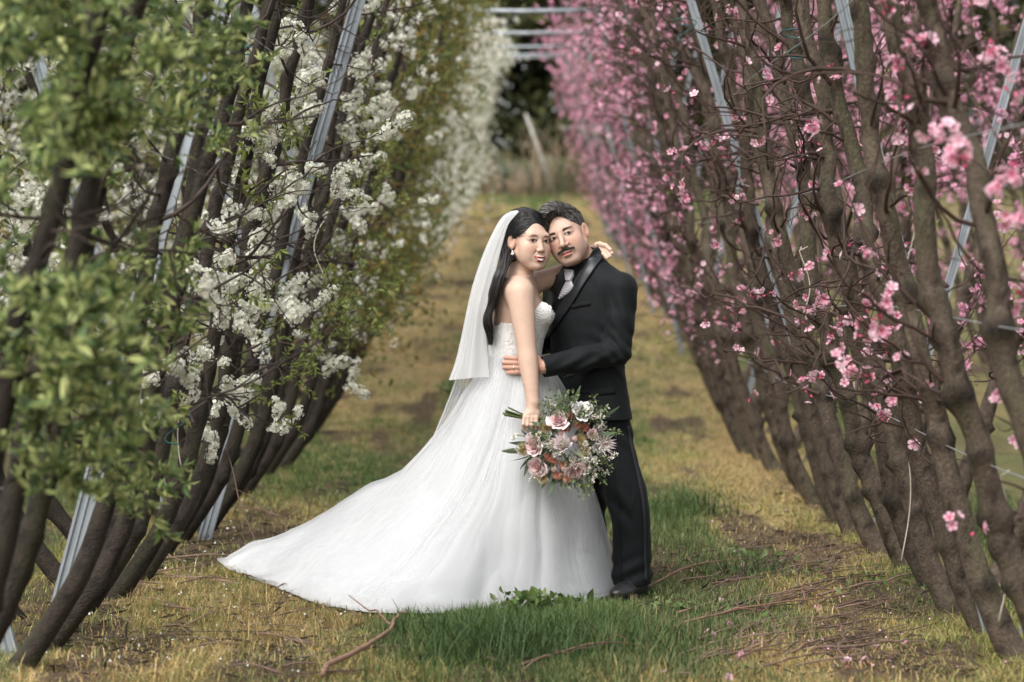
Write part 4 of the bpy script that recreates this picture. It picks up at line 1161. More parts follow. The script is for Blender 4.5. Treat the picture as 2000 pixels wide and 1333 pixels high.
def head_matrix(centre, fwd, up, s):
    f = unit(fwd); u = np.asarray(up, float); u = unit(u - f * (u @ f)); r = np.cross(f, u)
    M = np.eye(4); M[:3, 0], M[:3, 1], M[:3, 2], M[:3, 3] = r * s, f * s, u * s, centre
    return M
def xf(M, p):
    p = np.atleast_2d(np.asarray(p, float)); return p @ M[:3, :3].T + M[:3, 3]
def head_prims(M, female):
    s = np.linalg.norm(M[:3, 0]); W = lambda p: xf(M, p)[0]
    E = lambda c, r, k, op='u': prim_ell(c, r, k * s, op, M)
    Cc = lambda a, b, ra, rb, k, op='u': prim_cone(W(a), W(b), ra * s, rb * s, k * s, op)
    w = 0.95 if female else 1.0
    P = [E((0, -.018, .035), (.073, .090, .083), .01),
         E((0, .030, -.020), (.060 * w, .058, .085), .035)]
    for q in (-1, 1):
        P += [Cc((q * .054 * w, .000, -.045), (q * .022, .062, -.094), .015 if female else .019, .013 if female else .017, .025),
              E((q * .038, .054, -.026), (.026, .024, .024), .03), E((q * .033, .050, -.058), (.027, .026, .030) if female else (.026, .026, .030), .03)]
    P += [E((0, .068, -.097), (.020 if female else .025, .020, .016), .022),
          Cc((-.036, .074, .026), (.036, .074, .026), .012, .012, .02)]
    for q in (-1, 1):
        P.append(E((q * .032, .096, .007), (.019, .013, .012), .014, 's'))
    for q in (-1, 1):
        P.append(E((q * .032, .0715, .006), (.0155, .0150, .0125), .006))
        P.append(Cc((q * .047, .066, .012), (q * .021, .083, .013), .004, .0045, .008))
    P += [Cc((0, .082, .016), (0, .0985 if female else .106, -.031), .0055 if female else .0085, .0092 if female else .0110, .012)]
    for q in (-1, 1):
        P.append(E((q * .0108, .089 if female else .092, -.0345), (.0072, .010, .0065), .005))
    for q in (-1, 1):
        P.append(Cc((q * .0185, .086, -.038), (q * .0335, .072, -.066), .0022, .0016, .009, 's'))
    P += [E((0, .078, -.064), (.026, .015, .020), .012),
          E((0, .0935, -.0605), (.021, .0075, .0050), .005), E((0, .0915, -.0735), (.018, .0080, .0062), .005)]
    for q in (-1, 1):
        a_ear = q * 0.50
        Me = np.eye(4); Me[:3, :3] = np.array([[math.cos(a_ear), -math.sin(a_ear), 0], [math.sin(a_ear), math.cos(a_ear), 0], [0, 0, 1]]); Me[:3, 3] = (q * .0775, -.008, -.003)
        Me = M @ Me
        P += [prim_ell((0, 0, 0), (.0075, .0185, .031), .006 * s, 'u', Me), prim_ell((q * .008, .002, .002), (.006, .010, .018), .004 * s, 's', Me)]
    return P
def head_colours(V, M, skin_c, female, gaze):
    Mi = np.linalg.inv(M); L = V @ Mi[:3, :3].T + Mi[:3, 3]
    x, y, z = L.T
    C = np.tile(np.array(skin_c, float), (len(V), 1))
    face = (y > .045) & (z > -.13) & (z < .10) & (np.abs(x) < .07)
    def mix(m, c, a=1.0):
        w = np.clip(m, 0, 1)[:, None] * a; C[:] = C * (1 - w) + np.array(c) * w
    sm = lambda v, e: np.clip(v / e + 0.5, 0, 1)
    # rosy cheeks, nose, ears
    for q in (-1, 1):
        mix(np.exp(-((x - q * .042) / .022) ** 2 - ((z + .028) / .018) ** 2) * face, (skin_c[0] * 1.0, skin_c[1] * 0.68, skin_c[2] * 0.64), 0.5)
        mix(((np.abs(x - q * .075) < .012) & (np.abs(z) < .035) & (y < .03) & (y > -.04)).astype(float), (skin_c[0], skin_c[1] * .75, skin_c[2] * .7), 0.4)
    # lips and teeth
    curve = (-.0688 + 15 * x ** 2) if female else (-.0680 + 9 * x ** 2)
    hw = .0290 if female else .026
    q = np.clip(1 - (x / hw) ** 2, 0, 1)
    up_, lo_ = (.0092, -.0138) if female else (.006, -.0100)
    inl = np.minimum(curve + up_ * q ** .8 - z, z - (curve + lo_ * q ** .8))
    mix(sm(inl, .0022) * face * (np.abs(x) < hw), (0.33, 0.040, 0.045) if female else (0.46, 0.17, 0.15))
    if female:
        q2 = np.clip(1 - (x / .0230) ** 2, 0, 1)
        t = np.minimum(curve + .0022 * q2 - z, z - (curve - .0056 * q2))
        mix(sm(t, .0016) * face * (np.abs(x) < .0230), (0.80, 0.76, 0.70))
    else:
        t = .0009 - np.abs(z - curve)
        mix(sm(t, .0014) * face * (np.abs(x) < .021), (0.22, 0.06, 0.05))
    for s_ in (-1, 1):
        mix(np.exp(-((x - s_ * .0075) / .0032) ** 2 - ((z + .0415) / .0020) ** 2) * face, (skin_c[0] * .22, skin_c[1] * .12, skin_c[2] * .10), 0.85)  # nostrils: their inner shade painted as dark spots in the skin colour
    # eyes
    for s_ in (-1, 1):
        dx = (x - s_ * .032) * s_
        hw = .0148
        q = np.clip(1 - (dx / hw) ** 2, 0, 1)
        slant = .0016 * dx / hw if female else 0
        top, bot = .0064 + .0066 * q + slant - .002, .0064 - .0056 * q + slant - .001
        ine = np.minimum(top - z, z - bot)
        m = sm(ine, .0015) * face * (np.abs(dx) < hw)
        mix(m, (0.62, 0.58, 0.55))
        d = np.sqrt((x - s_ * .032 - gaze[0]) ** 2 + (z - .0072 - gaze[1]) ** 2)
        mix(m * sm(.0068 - d, .0012), (0.022, 0.012, 0.008))
        lash = (.0024 if female else .0016) - np.abs(z - top - .0004)
        mix(sm(lash, .0012) * face * (np.abs(dx) < hw * 1.12) * (q > -1), (0.02, 0.014, 0.012), 0.95 if female else 0.8)
        lash2 = .0008 - np.abs(z - bot)
        mix(sm(lash2, .0012) * face * (np.abs(dx) < hw), (0.08, 0.045, 0.035), 0.7)
        if female:
            mix(np.exp(-((dx) / .016) ** 2 - ((z - .0175) / .005) ** 2) * face, (skin_c[0] * .55, skin_c[1] * .42, skin_c[2] * .40), 0.55)
        # brows
        bx = (dx + .016) / .036
        bz = (.0225 + .0055 * np.sin(np.clip(bx, 0, 1) * 2.2) - .002 * bx) if female else (.0215 + .004 * np.sin(np.clip(bx, 0, 1) * 2.4))
        th = (.0030 if female else .0054) * np.clip(1.25 - bx, .35, 1)
        mix(sm(th - np.abs(z - bz), .0018) * face * (bx > 0) * (bx < (0.86 if female else 1)), (0.055, 0.038, 0.028) if female else (0.030, 0.020, 0.015), 0.8 if female else 0.95)
    return C
def vnormals(V, Q):
    n = np.cross(V[Q[:, 2]] - V[Q[:, 0]], V[Q[:, 3]] - V[Q[:, 1]]); N = np.zeros_like(V)
    for i in range(4): np.add.at(N, Q[:, i], n)
    return unit(N)
def comb(acc, V, Q, M, count, flow_fn, length, rad, col_fn, rng, lift=0.1, steps=5, jitter=0.1):
    """short strands growing from a hair mass and lying along a flow (in the head's own frame)"""
    N = vnormals(V, Q); Mi = np.linalg.inv(M); s = np.linalg.norm(M[:3, 0])
    idx = rng.integers(0, len(V), count)
    P = V[idx]; nr = N[idx]
    bv = bvh_of(V, Q)
    for k in range(count):
        l0 = Mi[:3, :3] @ P[k] + Mi[:3, 3]
        if l0[1] > 0.02 and l0[2] < 0.045 and rng.random() < 0.85: continue
        p = P[k] - nr[k] * 0.0015; n_ = nr[k]; pts = [p]; jit = rng.normal(0, jitter, 3)
        L = length(Mi[:3, :3] @ p + Mi[:3, 3]) * s * rng.uniform(0.75, 1.2)
        for st in range(steps):
            l = Mi[:3, :3] @ p + Mi[:3, 3]
            f = M[:3, :3] @ flow_fn(l) / s + jit
            f = unit(f - n_ * (f @ n_)) + n_ * lift
            p = p + f * L / steps
            hit, hn, _, dist = bv.find_nearest(Vector(p))
            n_ = np.array(hn)
            pts.append(p.copy())
            # keep the strand just above the mass
            dd = float((p - np.array(hit)) @ n_)
            if dd < 0.0008: p = np.array(hit) + n_ * 0.0012; pts[-1] = p.copy()
        Vt, Qt, Tt = tube(np.array(pts), np.linspace(rad, rad * 0.35, steps + 1), 3, cap=False)
        acc.add(Vt, Qt, Tt, col_fn(Mi[:3, :3] @ pts[0] + Mi[:3, 3]))
def obj_from(name, V, Q, mat, parent=None, col=None, smooth=True, normals=None):
    me = mesh_from(name, V, Q, col=col, smooth=smooth)
    if normals is not None and len(me.vertices) == len(normals):
        me.normals_split_custom_set_from_vertices(normals.tolist())
    return make(name, me, mat, parent)
def bvh_of(V, Q):
    return BVHTree.FromPolygons([tuple(v) for v in V], [tuple(q) for q in Q])
def on_surface(bvh, px, py, off=0.0):
    o = Vector((0, 0, EYE)); d = Vector(((px - VPX) / FPX, 1, (VPY - py) / FPX)).normalized()
    hit, nrm, _, _ = bvh.ray_cast(o, d)
    if hit is None: return None
    if nrm.dot(d) > 0: nrm = -nrm
    return np.array(hit + nrm * off), np.array(nrm)
def strip(name, bvh, left, right, mat, parent, off=0.004, thick=0.004, n=30, m=8, puff=0.0, cross=None, smooth_it=6):
    """cloth laid on a body between two seen edges"""
    Lf, Rt = catmull(left, n), catmull(right, n)
    G = np.full((n, m, 3), np.nan)
    for i in range(n):
        for j in range(m):
            p = Lf[i] + (Rt[i] - Lf[i]) * j / (m - 1)
            h = on_surface(bvh, p[0], p[1], off + puff * math.sin(math.pi * j / (m - 1)))
            if h is not None: G[i, j] = h[0]
    for _ in range(30):                                  # rays that passed the body: carry on from the neighbours
        bad = np.isnan(G[..., 0])
        if not bad.any(): break
        for i, j in np.argwhere(bad):
            nb = [G[a, b] for a, b in ((i - 1, j), (i + 1, j), (i, j - 1), (i, j + 1)) if 0 <= a < n and 0 <= b < m and not np.isnan(G[a, b, 0])]
            if nb:
                Yd = np.mean([q[1] for q in nb]); p = Lf[i] + (Rt[i] - Lf[i]) * j / (m - 1)
                G[i, j] = pt(p[0], p[1], Yd)
    dep = G[..., 1].copy()                                # smooth the depth only, so the seen edges stay
    for _ in range(smooth_it):
        q = np.pad(dep, 1, mode='edge'); dep = np.minimum(dep, (q[:-2, 1:-1] + q[2:, 1:-1] + q[1:-1, :-2] + q[1:-1, 2:]) / 4)
    for i in range(n):
        for j in range(m):
            G[i, j] = G[i, j] * 0 + (np.array([0, 0, EYE]) + (G[i, j] - np.array([0, 0, EYE])) * dep[i, j] / G[i, j, 1])
    V = G.reshape(-1, 3)
    o = obj_from(name, V, grid_quads(n, m), mat, parent)
    md = o.modifiers.new('thickness', 'SOLIDIFY'); md.thickness = thick; md.offset = 0
    return o

# ---------------------------------------------------------------- the bride
M_skin = pmat('skin', attr=True, rough=0.48, var=0.05, nscale=25, bump=0.03, bscale=250, bdist=0.002, spec=0.32)
M_hair = pmat('black_hair', attr=True, rough=0.42, var=0.2, nscale=40, spec=0.5, stretch=(1, 1, 0.15))
M_satin = pmat('white_bodice', (0.74, 0.72, 0.70), rough=0.6, var=0.05, nscale=40, bump=0.5, bscale=90, bdist=0.004, sheen=0.2)
M_lace = pmat('lace_applique', (0.80, 0.79, 0.77), rough=0.7, var=0.05, bump=0.5, bscale=300, bdist=0.002)
M_skirt = pmat('skirt_lining', (0.69, 0.695, 0.70), rough=0.8, var=0.03, nscale=5, sheen=0.3, transl=0.15, spec=0.1)
M_tulle = pmat('soft_tulle', (0.73, 0.735, 0.74), rough=0.9, var=0.0, nscale=60, spec=0.05, transl=0.35, transp=0.78)
M_veil = pmat('veil_tulle', (0.88, 0.885, 0.885), rough=0.9, var=0.0, nscale=60, spec=0.05, transl=0.35, transp=0.52)
M_pearl = pmat('pearl', (0.75, 0.72, 0.68), rough=0.2, var=0.05, spec=0.6)
M_silver = pmat('silver', (0.75, 0.74, 0.72), rough=0.2, var=0.0, metal=0.9)

BS = (0.585, 0.40, 0.305)                       # her skin
bM = head_matrix(pt(1032.5, 474, 10.86), (0.545, -0.84, 0.0), (0.055, 0.0, 1.0), 1.10)
byaw = math.radians(-12)                        # she faces the groom, turned a little to the camera
bz = [pt(0, y, 10.9)[2] for y in (545, 560, 580, 600, 615, 640, 665, 690, 715, 760)]
def bx(px): return (px - VPX) / FPX * 10.9
T_back = [990, 977, 967, 963, 962, 960, 957, 954, 960, 966]
T_front = [1040, 1047, 1054, 1066, 1074, 1069, 1059, 1055, 1050, 1046]
b_cx = [bx((a + c) / 2) for a, c in zip(T_back, T_front)]
b_rx = [(c - a) / 2 / FPX * 10.9 * 0.97 for a, c in zip(T_back, T_front)]
b_ry = [0.12, 0.155, 0.150, 0.148, 0.145, 0.128, 0.120, 0.118, 0.108, 0.10]
b_cy = [10.9] * 10
torso = prim_loft(bz, b_cx, b_cy, b_rx, b_ry, byaw, 0.03)
neck0, neck1 = xf(bM, (0, -.022, -.055))[0], np.array([bx(1011), 10.90, pt(0, 548, 10.9)[2]])
bS1, bE1, bW1 = pt(1016, 574, 10.745), pt(1029, 682, 10.685), pt(1041, 786, 10.63)      # near arm
bS2, bE2, bW2 = pt(1036, 556, 11.03), pt(1098, 534, 11.04), pt(1160, 490, 11.03)          # far arm, round his neck
P_b = [torso]
P_b += chain([neck0, (neck0 + neck1) / 2 + [0, 0, -0.005], neck1], [0.050, 0.047, 0.058], 0.03)
P_b += [prim_cone(neck1 + [0, -.02, -.012], bS1 + [0, .02, .012], 0.045, 0.052, 0.05), prim_cone(neck1 + [0.01, .03, -.012], bS2, 0.045, 0.045, 0.05)]
P_b += limb([bS1, bS1 * .55 + bE1 * .45, bE1, bE1 * .7 + bW1 * .3, bW1], [0.061, 0.052, 0.041, 0.0405, 0.027], 0.03, 26)
P_b += limb([bS2, bE2, bE2 * .65 + bW2 * .35, bW2], [0.050, 0.040, 0.039, 0.027], 0.025, 20)
# legs under the skirt, so the figure is whole
hipz = 0.93
for dx_, dy_ in ((-0.02, -0.055), (-0.01, 0.055)):
    P_b += chain([[bx(1005) + dx_, 10.9 + dy_, hipz], [bx(1008), 10.9 + dy_, 0.50], [bx(1005), 10.9 + dy_, 0.10], [bx(1035), 10.88 + dy_, 0.035]], [0.055, 0.045, 0.036, 0.03], 0.03)
P_b.append(prim_ell((bx(1002), 10.9, 0.93), (0.085, 0.09, 0.10), 0.04))
P_b += head_prims(bM, True)
# near hand closed round the stems: back of hand to the camera, fingers hanging down over them
hw = bW1
palm = pt(1039, 806, 10.625)
P_b += [prim_cone(hw, palm, 0.027, 0.030, 0.012), prim_cone(pt(1030, 812, 10.615), pt(1047, 810, 10.62), 0.021, 0.021, 0.012)]
for i, (kx, tx) in enumerate(((1025, 1022), (1032, 1030), (1040, 1038.5), (1047.5, 1047))):
    k0 = pt(kx, 816, 10.600); k1 = pt(tx + 0.5, 831 - abs(i - 1.4) * 1.5, 10.590); k2 = pt(tx + 1, 840 - abs(i - 1.4) * 2.2, 10.605); k3 = pt(tx + 2, 838 - abs(i - 1.4) * 2, 10.625)
    P_b += chain([palm * .4 + k0 * .6, k0, k1, k2, k3], [0.014, 0.0098, 0.0088, 0.0080, 0.0072], 0.005)
P_b += chain([pt(1047, 800, 10.63), pt(1055, 814, 10.64), pt(1054, 829, 10.65)], [0.014, 0.0105, 0.0085], 0.006)
# far hand laid over his shoulder
hp = pt(1171, 484, 10.985)
P_b += [prim_cone(bW2, hp, 0.024, 0.024, 0.012), prim_cone(pt(1166, 480, 10.96), pt(1176, 489, 10.97), 0.017, 0.017, 0.01)]
for i, (a, b_, c_) in enumerate((((1171, 477), (1183, 480), (1192, 488)), ((1174, 480.5), (1186, 485.5), (1195, 495)), ((1174, 485), (1184, 491.5), (1191.5, 501)), ((1172, 489), (1179, 496), (1185.5, 504)))):
    P_b += chain([hp, pt(*a, 10.935), pt(*b_, 10.905), pt(*c_, 10.890)], [0.015, 0.0112, 0.0098, 0.0080], 0.005)
hb, hl = xf(bM, (0, 0.01, -0.01))[0], 0.17
V, Q = skin(P_b, ((-0.42, 10.45, -0.01), (0.52, 11.30, 1.80), 0.0048),
            [(hb - [.145, .16, .165], hb + [.145, .15, .165], 0.0019),
             (pt(1010, 850, 10.60) - [0, .05, 0], pt(1066, 782, 10.60) + [0, .10, 0], 0.0019),
             (pt(1152, 512, 10.93) - [0, .08, 0], pt(1206, 466, 10.93) + [0, .12, 0], 0.0019)])
C = head_colours(V, bM, BS, True, (0.0035, 0.0))
nail = np.zeros(len(V), bool)
for i, (tx, ty, Y) in enumerate(((1191, 484, 10.885), (1196, 493, 10.885), (1194, 502, 10.885), (1187, 505, 10.885))):
    nail |= np.linalg.norm(V - pt(tx + 1, ty + 1, Y), axis=1) < 0.008
C[nail] = C[nail] * 0.6 + np.array([0.75, 0.55, 0.50]) * 0.4
bride = obj_from('person', V, Q, M_skin, col=C, normals=SKIN_N)
tag(bride, 'person in a strapless white bridal gown and veil, smiling, holding a bouquet', 'person', 'wedding couple')

# bodice
neckline_px = [(940, 642), (962, 637), (985, 632), (1000, 631), (1030, 622), (1046, 604), (1058, 590), (1068, 594), (1082, 612)]
bod = [prim_loft(bz, b_cx, b_cy, b_rx, b_ry, byaw, 0.03, grow=0.007),
       prim_ell((bx(1060), 10.84, pt(0, 612, 10.9)[2]), (0.052, 0.062, 0.055), 0.03), prim_ell((bx(1052), 10.97, pt(0, 612, 10.9)[2]), (0.05, 0.062, 0.055), 0.03)]
V, Q = skin(bod, ((-0.25, 10.6, 0.93), (0.22, 11.2, 1.42), 0.0032))
lpx = VPX + V[:, 0] / 10.9 * FPX; lpy = VPY - (V[:, 2] - EYE) / 10.9 * FPX
top = np.interp(lpx, [p[0] for p in neckline_px], [p[1] for p in neckline_px])
over = lpy < top
Vc = V.copy(); Vc[over, 2] = V[over, 2]
keep = ~over[Q].all(1) & (V[Q][:, :, 2].mean(1) > 0.955)
edge = over & np.isin(np.arange(len(V)), np.unique(Q[keep]))
V[edge, 2] = EYE - (top[edge] - VPY) / FPX * 10.9
Qk = Q[keep]
Vr = V + 0.0022 * np.sin((V[:, 2] * 1.0 + V[:, 0] * 0.45) * 520)[:, None] * np.array([0.5, -0.8, 0]) * (V[:, 0] > bx(1030))[:, None]
bodice = obj_from('bodice', Vr, Qk, M_satin, bride)
md = bodice.modifiers.new('thickness', 'SOLIDIFY'); md.thickness = 0.003; md.offset = 1
bb_ = bvh_of(V, Qk)
# lace flowers sewn to the bodice
rl = np.random.default_rng(31); acc = Acc()
FV, FT, FC = flower_piece(6, 0.12)
def lace_at(px, py, size):
    h = on_surface(bb_, px, py, 0.0045)
    if h is None: return
    acc.add_many(FV, None, FT, np.ones((1, 3)), frames(h[1][None], np.array([rl.uniform(0, 6)]), size), h[0][None])
for _ in range(300):
    px, py = rl.uniform(956, 1076), rl.uniform(600, 700)
    if px > 1035 and py < 640 and rl.random() < 0.35: continue
    if 1030 < px and 640 < py < 670 and rl.random() < 0.4: continue
    lace_at(px, py, rl.uniform(0.008, 0.022))
for (cx, cy) in ((1064, 618), (1058, 640), (1048, 655), (975, 660), (985, 645), (1068, 608), (970, 680)):
    for _ in range(16): lace_at(cx + rl.normal(0, 6), cy + rl.normal(0, 7), rl.uniform(0.012, 0.028))
lace = make('lace_applique', acc.mesh('lace_applique', col=False, smooth=False), M_lace, bodice); lace['kind'] = 'stuff'

# skirt with train: from a gathered waist to a hem laid out on the grass
hem_pts = np.array([(0.395, 10.98), (0.33, 10.68), (0.16, 10.52), (-0.08, 10.42), (-0.36, 10.34), (-0.67, 10.35), (-0.85, 10.52), (-1.03, 10.90), (-1.27, 11.38), (-1.50, 12.08),
                    (-1.28, 12.12), (-0.95, 12.02), (-0.60, 11.80), (-0.25, 11.55), (0.05, 11.38), (0.30, 11.20), (0.395, 10.98)])
def skirt(n, m, grow, z0, seed, fold, crumple):
    th = np.linspace(0, 1, m, endpoint=False)
    seg = np.r_[0, np.cumsum(np.linalg.norm(np.diff(hem_pts, axis=0), axis=1))]
    hx = catmull(hem_pts, 800); sl = np.r_[0, np.cumsum(np.linalg.norm(np.diff(hx, axis=0), axis=1))]
    hem = np.stack([np.interp(th * sl[-1], sl, hx[:, i]) for i in (0, 1)], -1)
    c0 = np.array([bx(1005), 10.9])
    # waist points spread by gathers, matched by hem arc so that seams run straight
    ang = np.arctan2(hem[:, 1] - c0[1], hem[:, 0] - c0[0])
    ang = np.unwrap(ang)
    even = ang[0] - np.linspace(0, 2 * math.pi, m, endpoint=False)
    wa = 0.45 * ang + 0.55 * even
    waist = c0 + np.stack([0.127 * np.cos(wa), 0.129 * np.sin(wa)], -1)
    back = np.clip((-0.1 - hem[:, 0]) / 1.0, 0, 1)
    p = 1.05 + 0.74 * np.clip(back * 2.2, 0, 1)
    t = np.linspace(0, 1, n)[:, None]
    g = t ** p[None]
    hip = 0.030 * np.sin(np.clip(t / 0.35, 0, 1) * math.pi / 2)
    W, H = waist[None], hem[None]
    XY = W + (H - W) * g[..., None] + unit(W - c0) * (hip * (1 - t))[..., None]
    z = z0 * (1 - t) + 0 * th[None]
    out = unit(H - W * 0.5 - c0 * 0.5)
    # folds falling from the waist; wider towards the hem
    s_ = th * sl[-1]
    f = np.zeros((n, m))
    warp = s_[None] + 0.10 * (fbm(t * 2.2 + seed, s_[None] * 0.7, 1.0) - 0.5) * (t ** 0.7) * 3
    for fr, am in ((1.6, 1.4), (3.5, 1.0), (7.0, 0.5), (15.0, 0.12), (37.0, 0.03)):
        f += am * (2 * np.abs(vnoise(warp * fr + seed, t * 1.5 + fr, fr) - 0.5) ** 0.8 - 0.5)
    pleat = 0.5 + 0.5 * np.sin(wa[None] * 46 + 3 * vnoise(wa[None] * 9, t * 3, 2))
    amp = fold * (0.10 + 0.9 * t ** 0.8) * np.where(t > 0.93, 1 - (t - 0.93) * 3, 1)
    XY = XY + out * ((f * amp + 0.004 * pleat * np.exp(-t * 6) + grow * np.clip(t * 6, 0.3, 1)))[..., None]
    # the train's swathes lie in long diagonals and the net puffs up above the hem
    lay = np.clip(back * 1.6, 0, 1)
    XY = XY - out * (0.3 * lay[None] * f * amp)[..., None]
    sw = fbm(XY[..., 0] * 2.4 + XY[..., 1] * 1.2 + seed, XY[..., 1] * 3.2 - z * 2, 4.0, 3) - 0.5
    z = z + lay[None] * t * (1 - t) * 0.36 * sw
    pc = 0.86 + 0.13 * fbm(s_[None] * 2.3 + seed, 0.5, 1.0, 2)
    puff = crumple * np.exp(-((t - pc) / (0.04 + 0.06 * vnoise(s_[None] * 3, 5.5, seed))) ** 2) * (0.1 + 1.7 * fbm(s_[None] * 6 + seed, t * 14, 3.0, 3)) * (0.35 + 0.65 * np.clip((0.25 - hem[:, 0]) / 0.4, 0, 1))[None]
    puff = puff * np.clip((1 - t) / 0.03, 0, 1)
    z = z + puff
    gz = ground_z(XY[..., 0], XY[..., 1])
    z = np.maximum(z, gz + 0.012 + 0.5 * np.clip(grow, 0, 1)) + 0
    # scalloped hem edge
    XY = XY + out * (0.022 * (fbm(s_[None] * 8, 3.3, seed, 2) - 0.5) * (t > 0.97))[..., None]
    return np.concatenate([XY, z[..., None]], -1).reshape(-1, 3), grid_quads(n, m, wrap=True)
V, Q = skirt(150, 700, 0.0, 1.075, 3.0, 0.055, 0.020)
skirt_o = obj_from('skirt', V, Q, M_skirt, bride)
V, Q = skirt(150, 800, 0.016, 1.085, 3.0, 0.055, 0.024)
obj_from('tulle_overlay', V, Q, M_tulle, skirt_o)
V, Q = skirt(150, 800, 0.048, 1.085, 3.0, 0.062, 0.034)
obj_from('tulle_overlay', V, Q, M_tulle, skirt_o)

# hair: a shaped mass with locks laid over it
acc = Acc(); rh = np.random.default_rng(12)
hp_ = [prim_ell((0, -.026, .036), (.082, .101, .094), .01, 'u', bM), prim_ell((0, -.045, .085), (.066, .066, .050), .045, 'u', bM),
       prim_ell((0, -.07, -.02), (.075, .06, .09), .04, 'u', bM),
       prim_ell((.008, .112, -.022), (.060, .084, .120), .008, 's', bM), prim_ell((.07, .035, -.045), (.05, .045, .065), .012, 's', bM), prim_ell((-.07, .04, -.045), (.05, .045, .065), .012, 's', bM)]
V, Q = skin(hp_, (hb - [.20, .20, .19], hb + [.17, .17, .20], 0.003))
acc.add(V, Q, c=(0.010, 0.0085, 0.0085))
hair_V, hair_Q = V, Q
def hcol(): return np.array([0.013, 0.011, 0.011]) * rh.uniform(0.6, 1.9)
part = np.array([0.020, 0.045, 0.118])
def lock(P, r, c, sq=0.55):
    V, Q, T = tube(P, r, 6, squash=sq); acc.add(V, Q, T, c)
def bflow(l):
    side = 1.0 if l[0] > 0.018 else -1.0
    front = np.clip((l[1] + 0.05) / 0.12, 0, 1)
    return np.array([side * (0.9 * front + 0.1) * (1 if l[2] > 0.02 else 0.1), -0.75, -0.25 - 0.5 * (1 - front)])
comb(acc, hair_V, hair_Q, bM, 4200, bflow, lambda l: 0.055, 0.0012, lambda l: hcol(), rh, 0.04, 6, 0.07)
for i in range(420):                       # long waved locks down her back
    a = xf(bM, (rh.uniform(-.03, .088), rh.uniform(-.115, -.03), rh.uniform(-.06, .03)))[0]
    u = rh.uniform(-1, 1); w = rh.uniform(-1, 1)
    dY = -0.085 + 0.06 * u
    pts = [a, pt(984 + 9 * w, 520, 10.86 + dY * .8), pt(969 + 10 * w, 560, 10.86 + dY), pt(958 + 8.5 * w, 600, 10.87 + dY), pt(953 + 7 * w, 630, 10.88 + dY), pt(955 + 5 * w, rh.uniform(645, 676), 10.89 + dY)]
    P = catmull(pts, 34); t = np.linspace(0, 1, 34)
    wv = np.sin(t * 15 + rh.normal(0, .35) + 0.6 * w) * 0.008 * t
    P[:, 0] += wv; P[:, 1] += 0.008 * np.cos(t * 13 + u) * t
    lock(P, np.interp(t, [0, .2, .8, 1], [.0016, .0026, .0022, .0006]), hcol(), 0.7)
hair_b = make('hair', acc.mesh('hair'), M_hair, bride)

# veil gathered at the crown
def veil_sheet(n, m, edge_l, edge_r, Yn, Yf, seed, amp):
    Lf, Rt = catmull(edge_l, n), catmull(edge_r, n)
    u = np.linspace(0, 1, m)
    G = np.empty((n, m, 3))
    for i in range(n):
        t = i / (n - 1)
        for j in range(m):
            a = u[j] * math.pi                              # near edge -> back -> far edge
            k = math.sin(a) ** 0.8
            px = Rt[i][0] + (Lf[i][0] - Rt[i][0]) * k; py = Rt[i][1] + (Lf[i][1] - Rt[i][1]) * k
            Y = (Yn[0] + (Yn[1] - Yn[0]) * t) * (1 - u[j]) + (Yf[0] + (Yf[1] - Yf[0]) * t) * u[j]
            f = amp * (0.15 + t) * (fbm(u[j] * 11 + seed, t * 1.2, 0.7, 3) - 0.5)
            G[i, j] = pt(px + f * 260, py, Y + f * 0.9)
    return G.reshape(-1, 3), grid_quads(n, m)
eL = [(1010, 411), (996, 414), (978, 428), (957, 466), (939, 508), (923, 556), (911, 606), (900, 660), (889, 706), (876, 743)]
eR = [(1013, 414), (1004, 424), (992, 440), (982, 472), (972, 510), (961, 556), (950, 600), (948, 650), (950, 690), (954, 736)]
V, Q = veil_sheet(80, 90, eL, eR, (10.80, 10.76), (10.93, 11.10), 2.0, 0.035)
veil = obj_from('veil', V, Q, M_veil, bride)
eL2 = [(1012, 413), (998, 417), (981, 432), (960, 470), (943, 512), (928, 560), (917, 610), (909, 665), (890, 740), (868, 800), (838, 872)]
eR2 = [(1013, 415), (1004, 426), (991, 444), (981, 474), (971, 512), (960, 557), (951, 602), (950, 655), (958, 720), (950, 760), (925, 800)]
V, Q = veil_sheet(80, 80, eL2, eR2, (10.83, 10.84), (10.95, 11.16), 6.0, 0.06)
obj_from('veil_underlayer', V, Q, M_tulle, veil)
# earring and ring
ep = xf(bM, (.079, .004, -.040))[0]
acc = Acc()
for dz_, r_ in ((0, 0.0045), (-0.012, 0.0075)):
    th, ph = np.meshgrid(np.linspace(0, math.pi, 9), np.linspace(0, 2 * math.pi, 12, endpoint=False), indexing='ij')
    S = np.stack([np.sin(th) * np.cos(ph), np.sin(th) * np.sin(ph), np.cos(th)], -1).reshape(-1, 3)
    acc.add(S * r_ + ep + [0, -0.004, dz_], grid_quads(9, 12, wrap=True))
make('earring', acc.mesh('earring', col=False), M_pearl, bride)
a_ = np.linspace(0, 2 * math.pi, 17)
rc = pt(1190.5, 493, 10.903); ax = unit(pt(1194, 502, 10.885) - pt(1187, 489, 10.92)); e1 = unit(np.cross(ax, [0, 0, 1])); e2 = np.cross(ax, e1)
V, Q, T = tube(rc + 0.0105 * (np.cos(a_)[:, None] * e1 + np.sin(a_)[:, None] * e2), 0.0022, 6, cap=False)
make('ring', mesh_from('ring', V, Q), M_silver, bride)
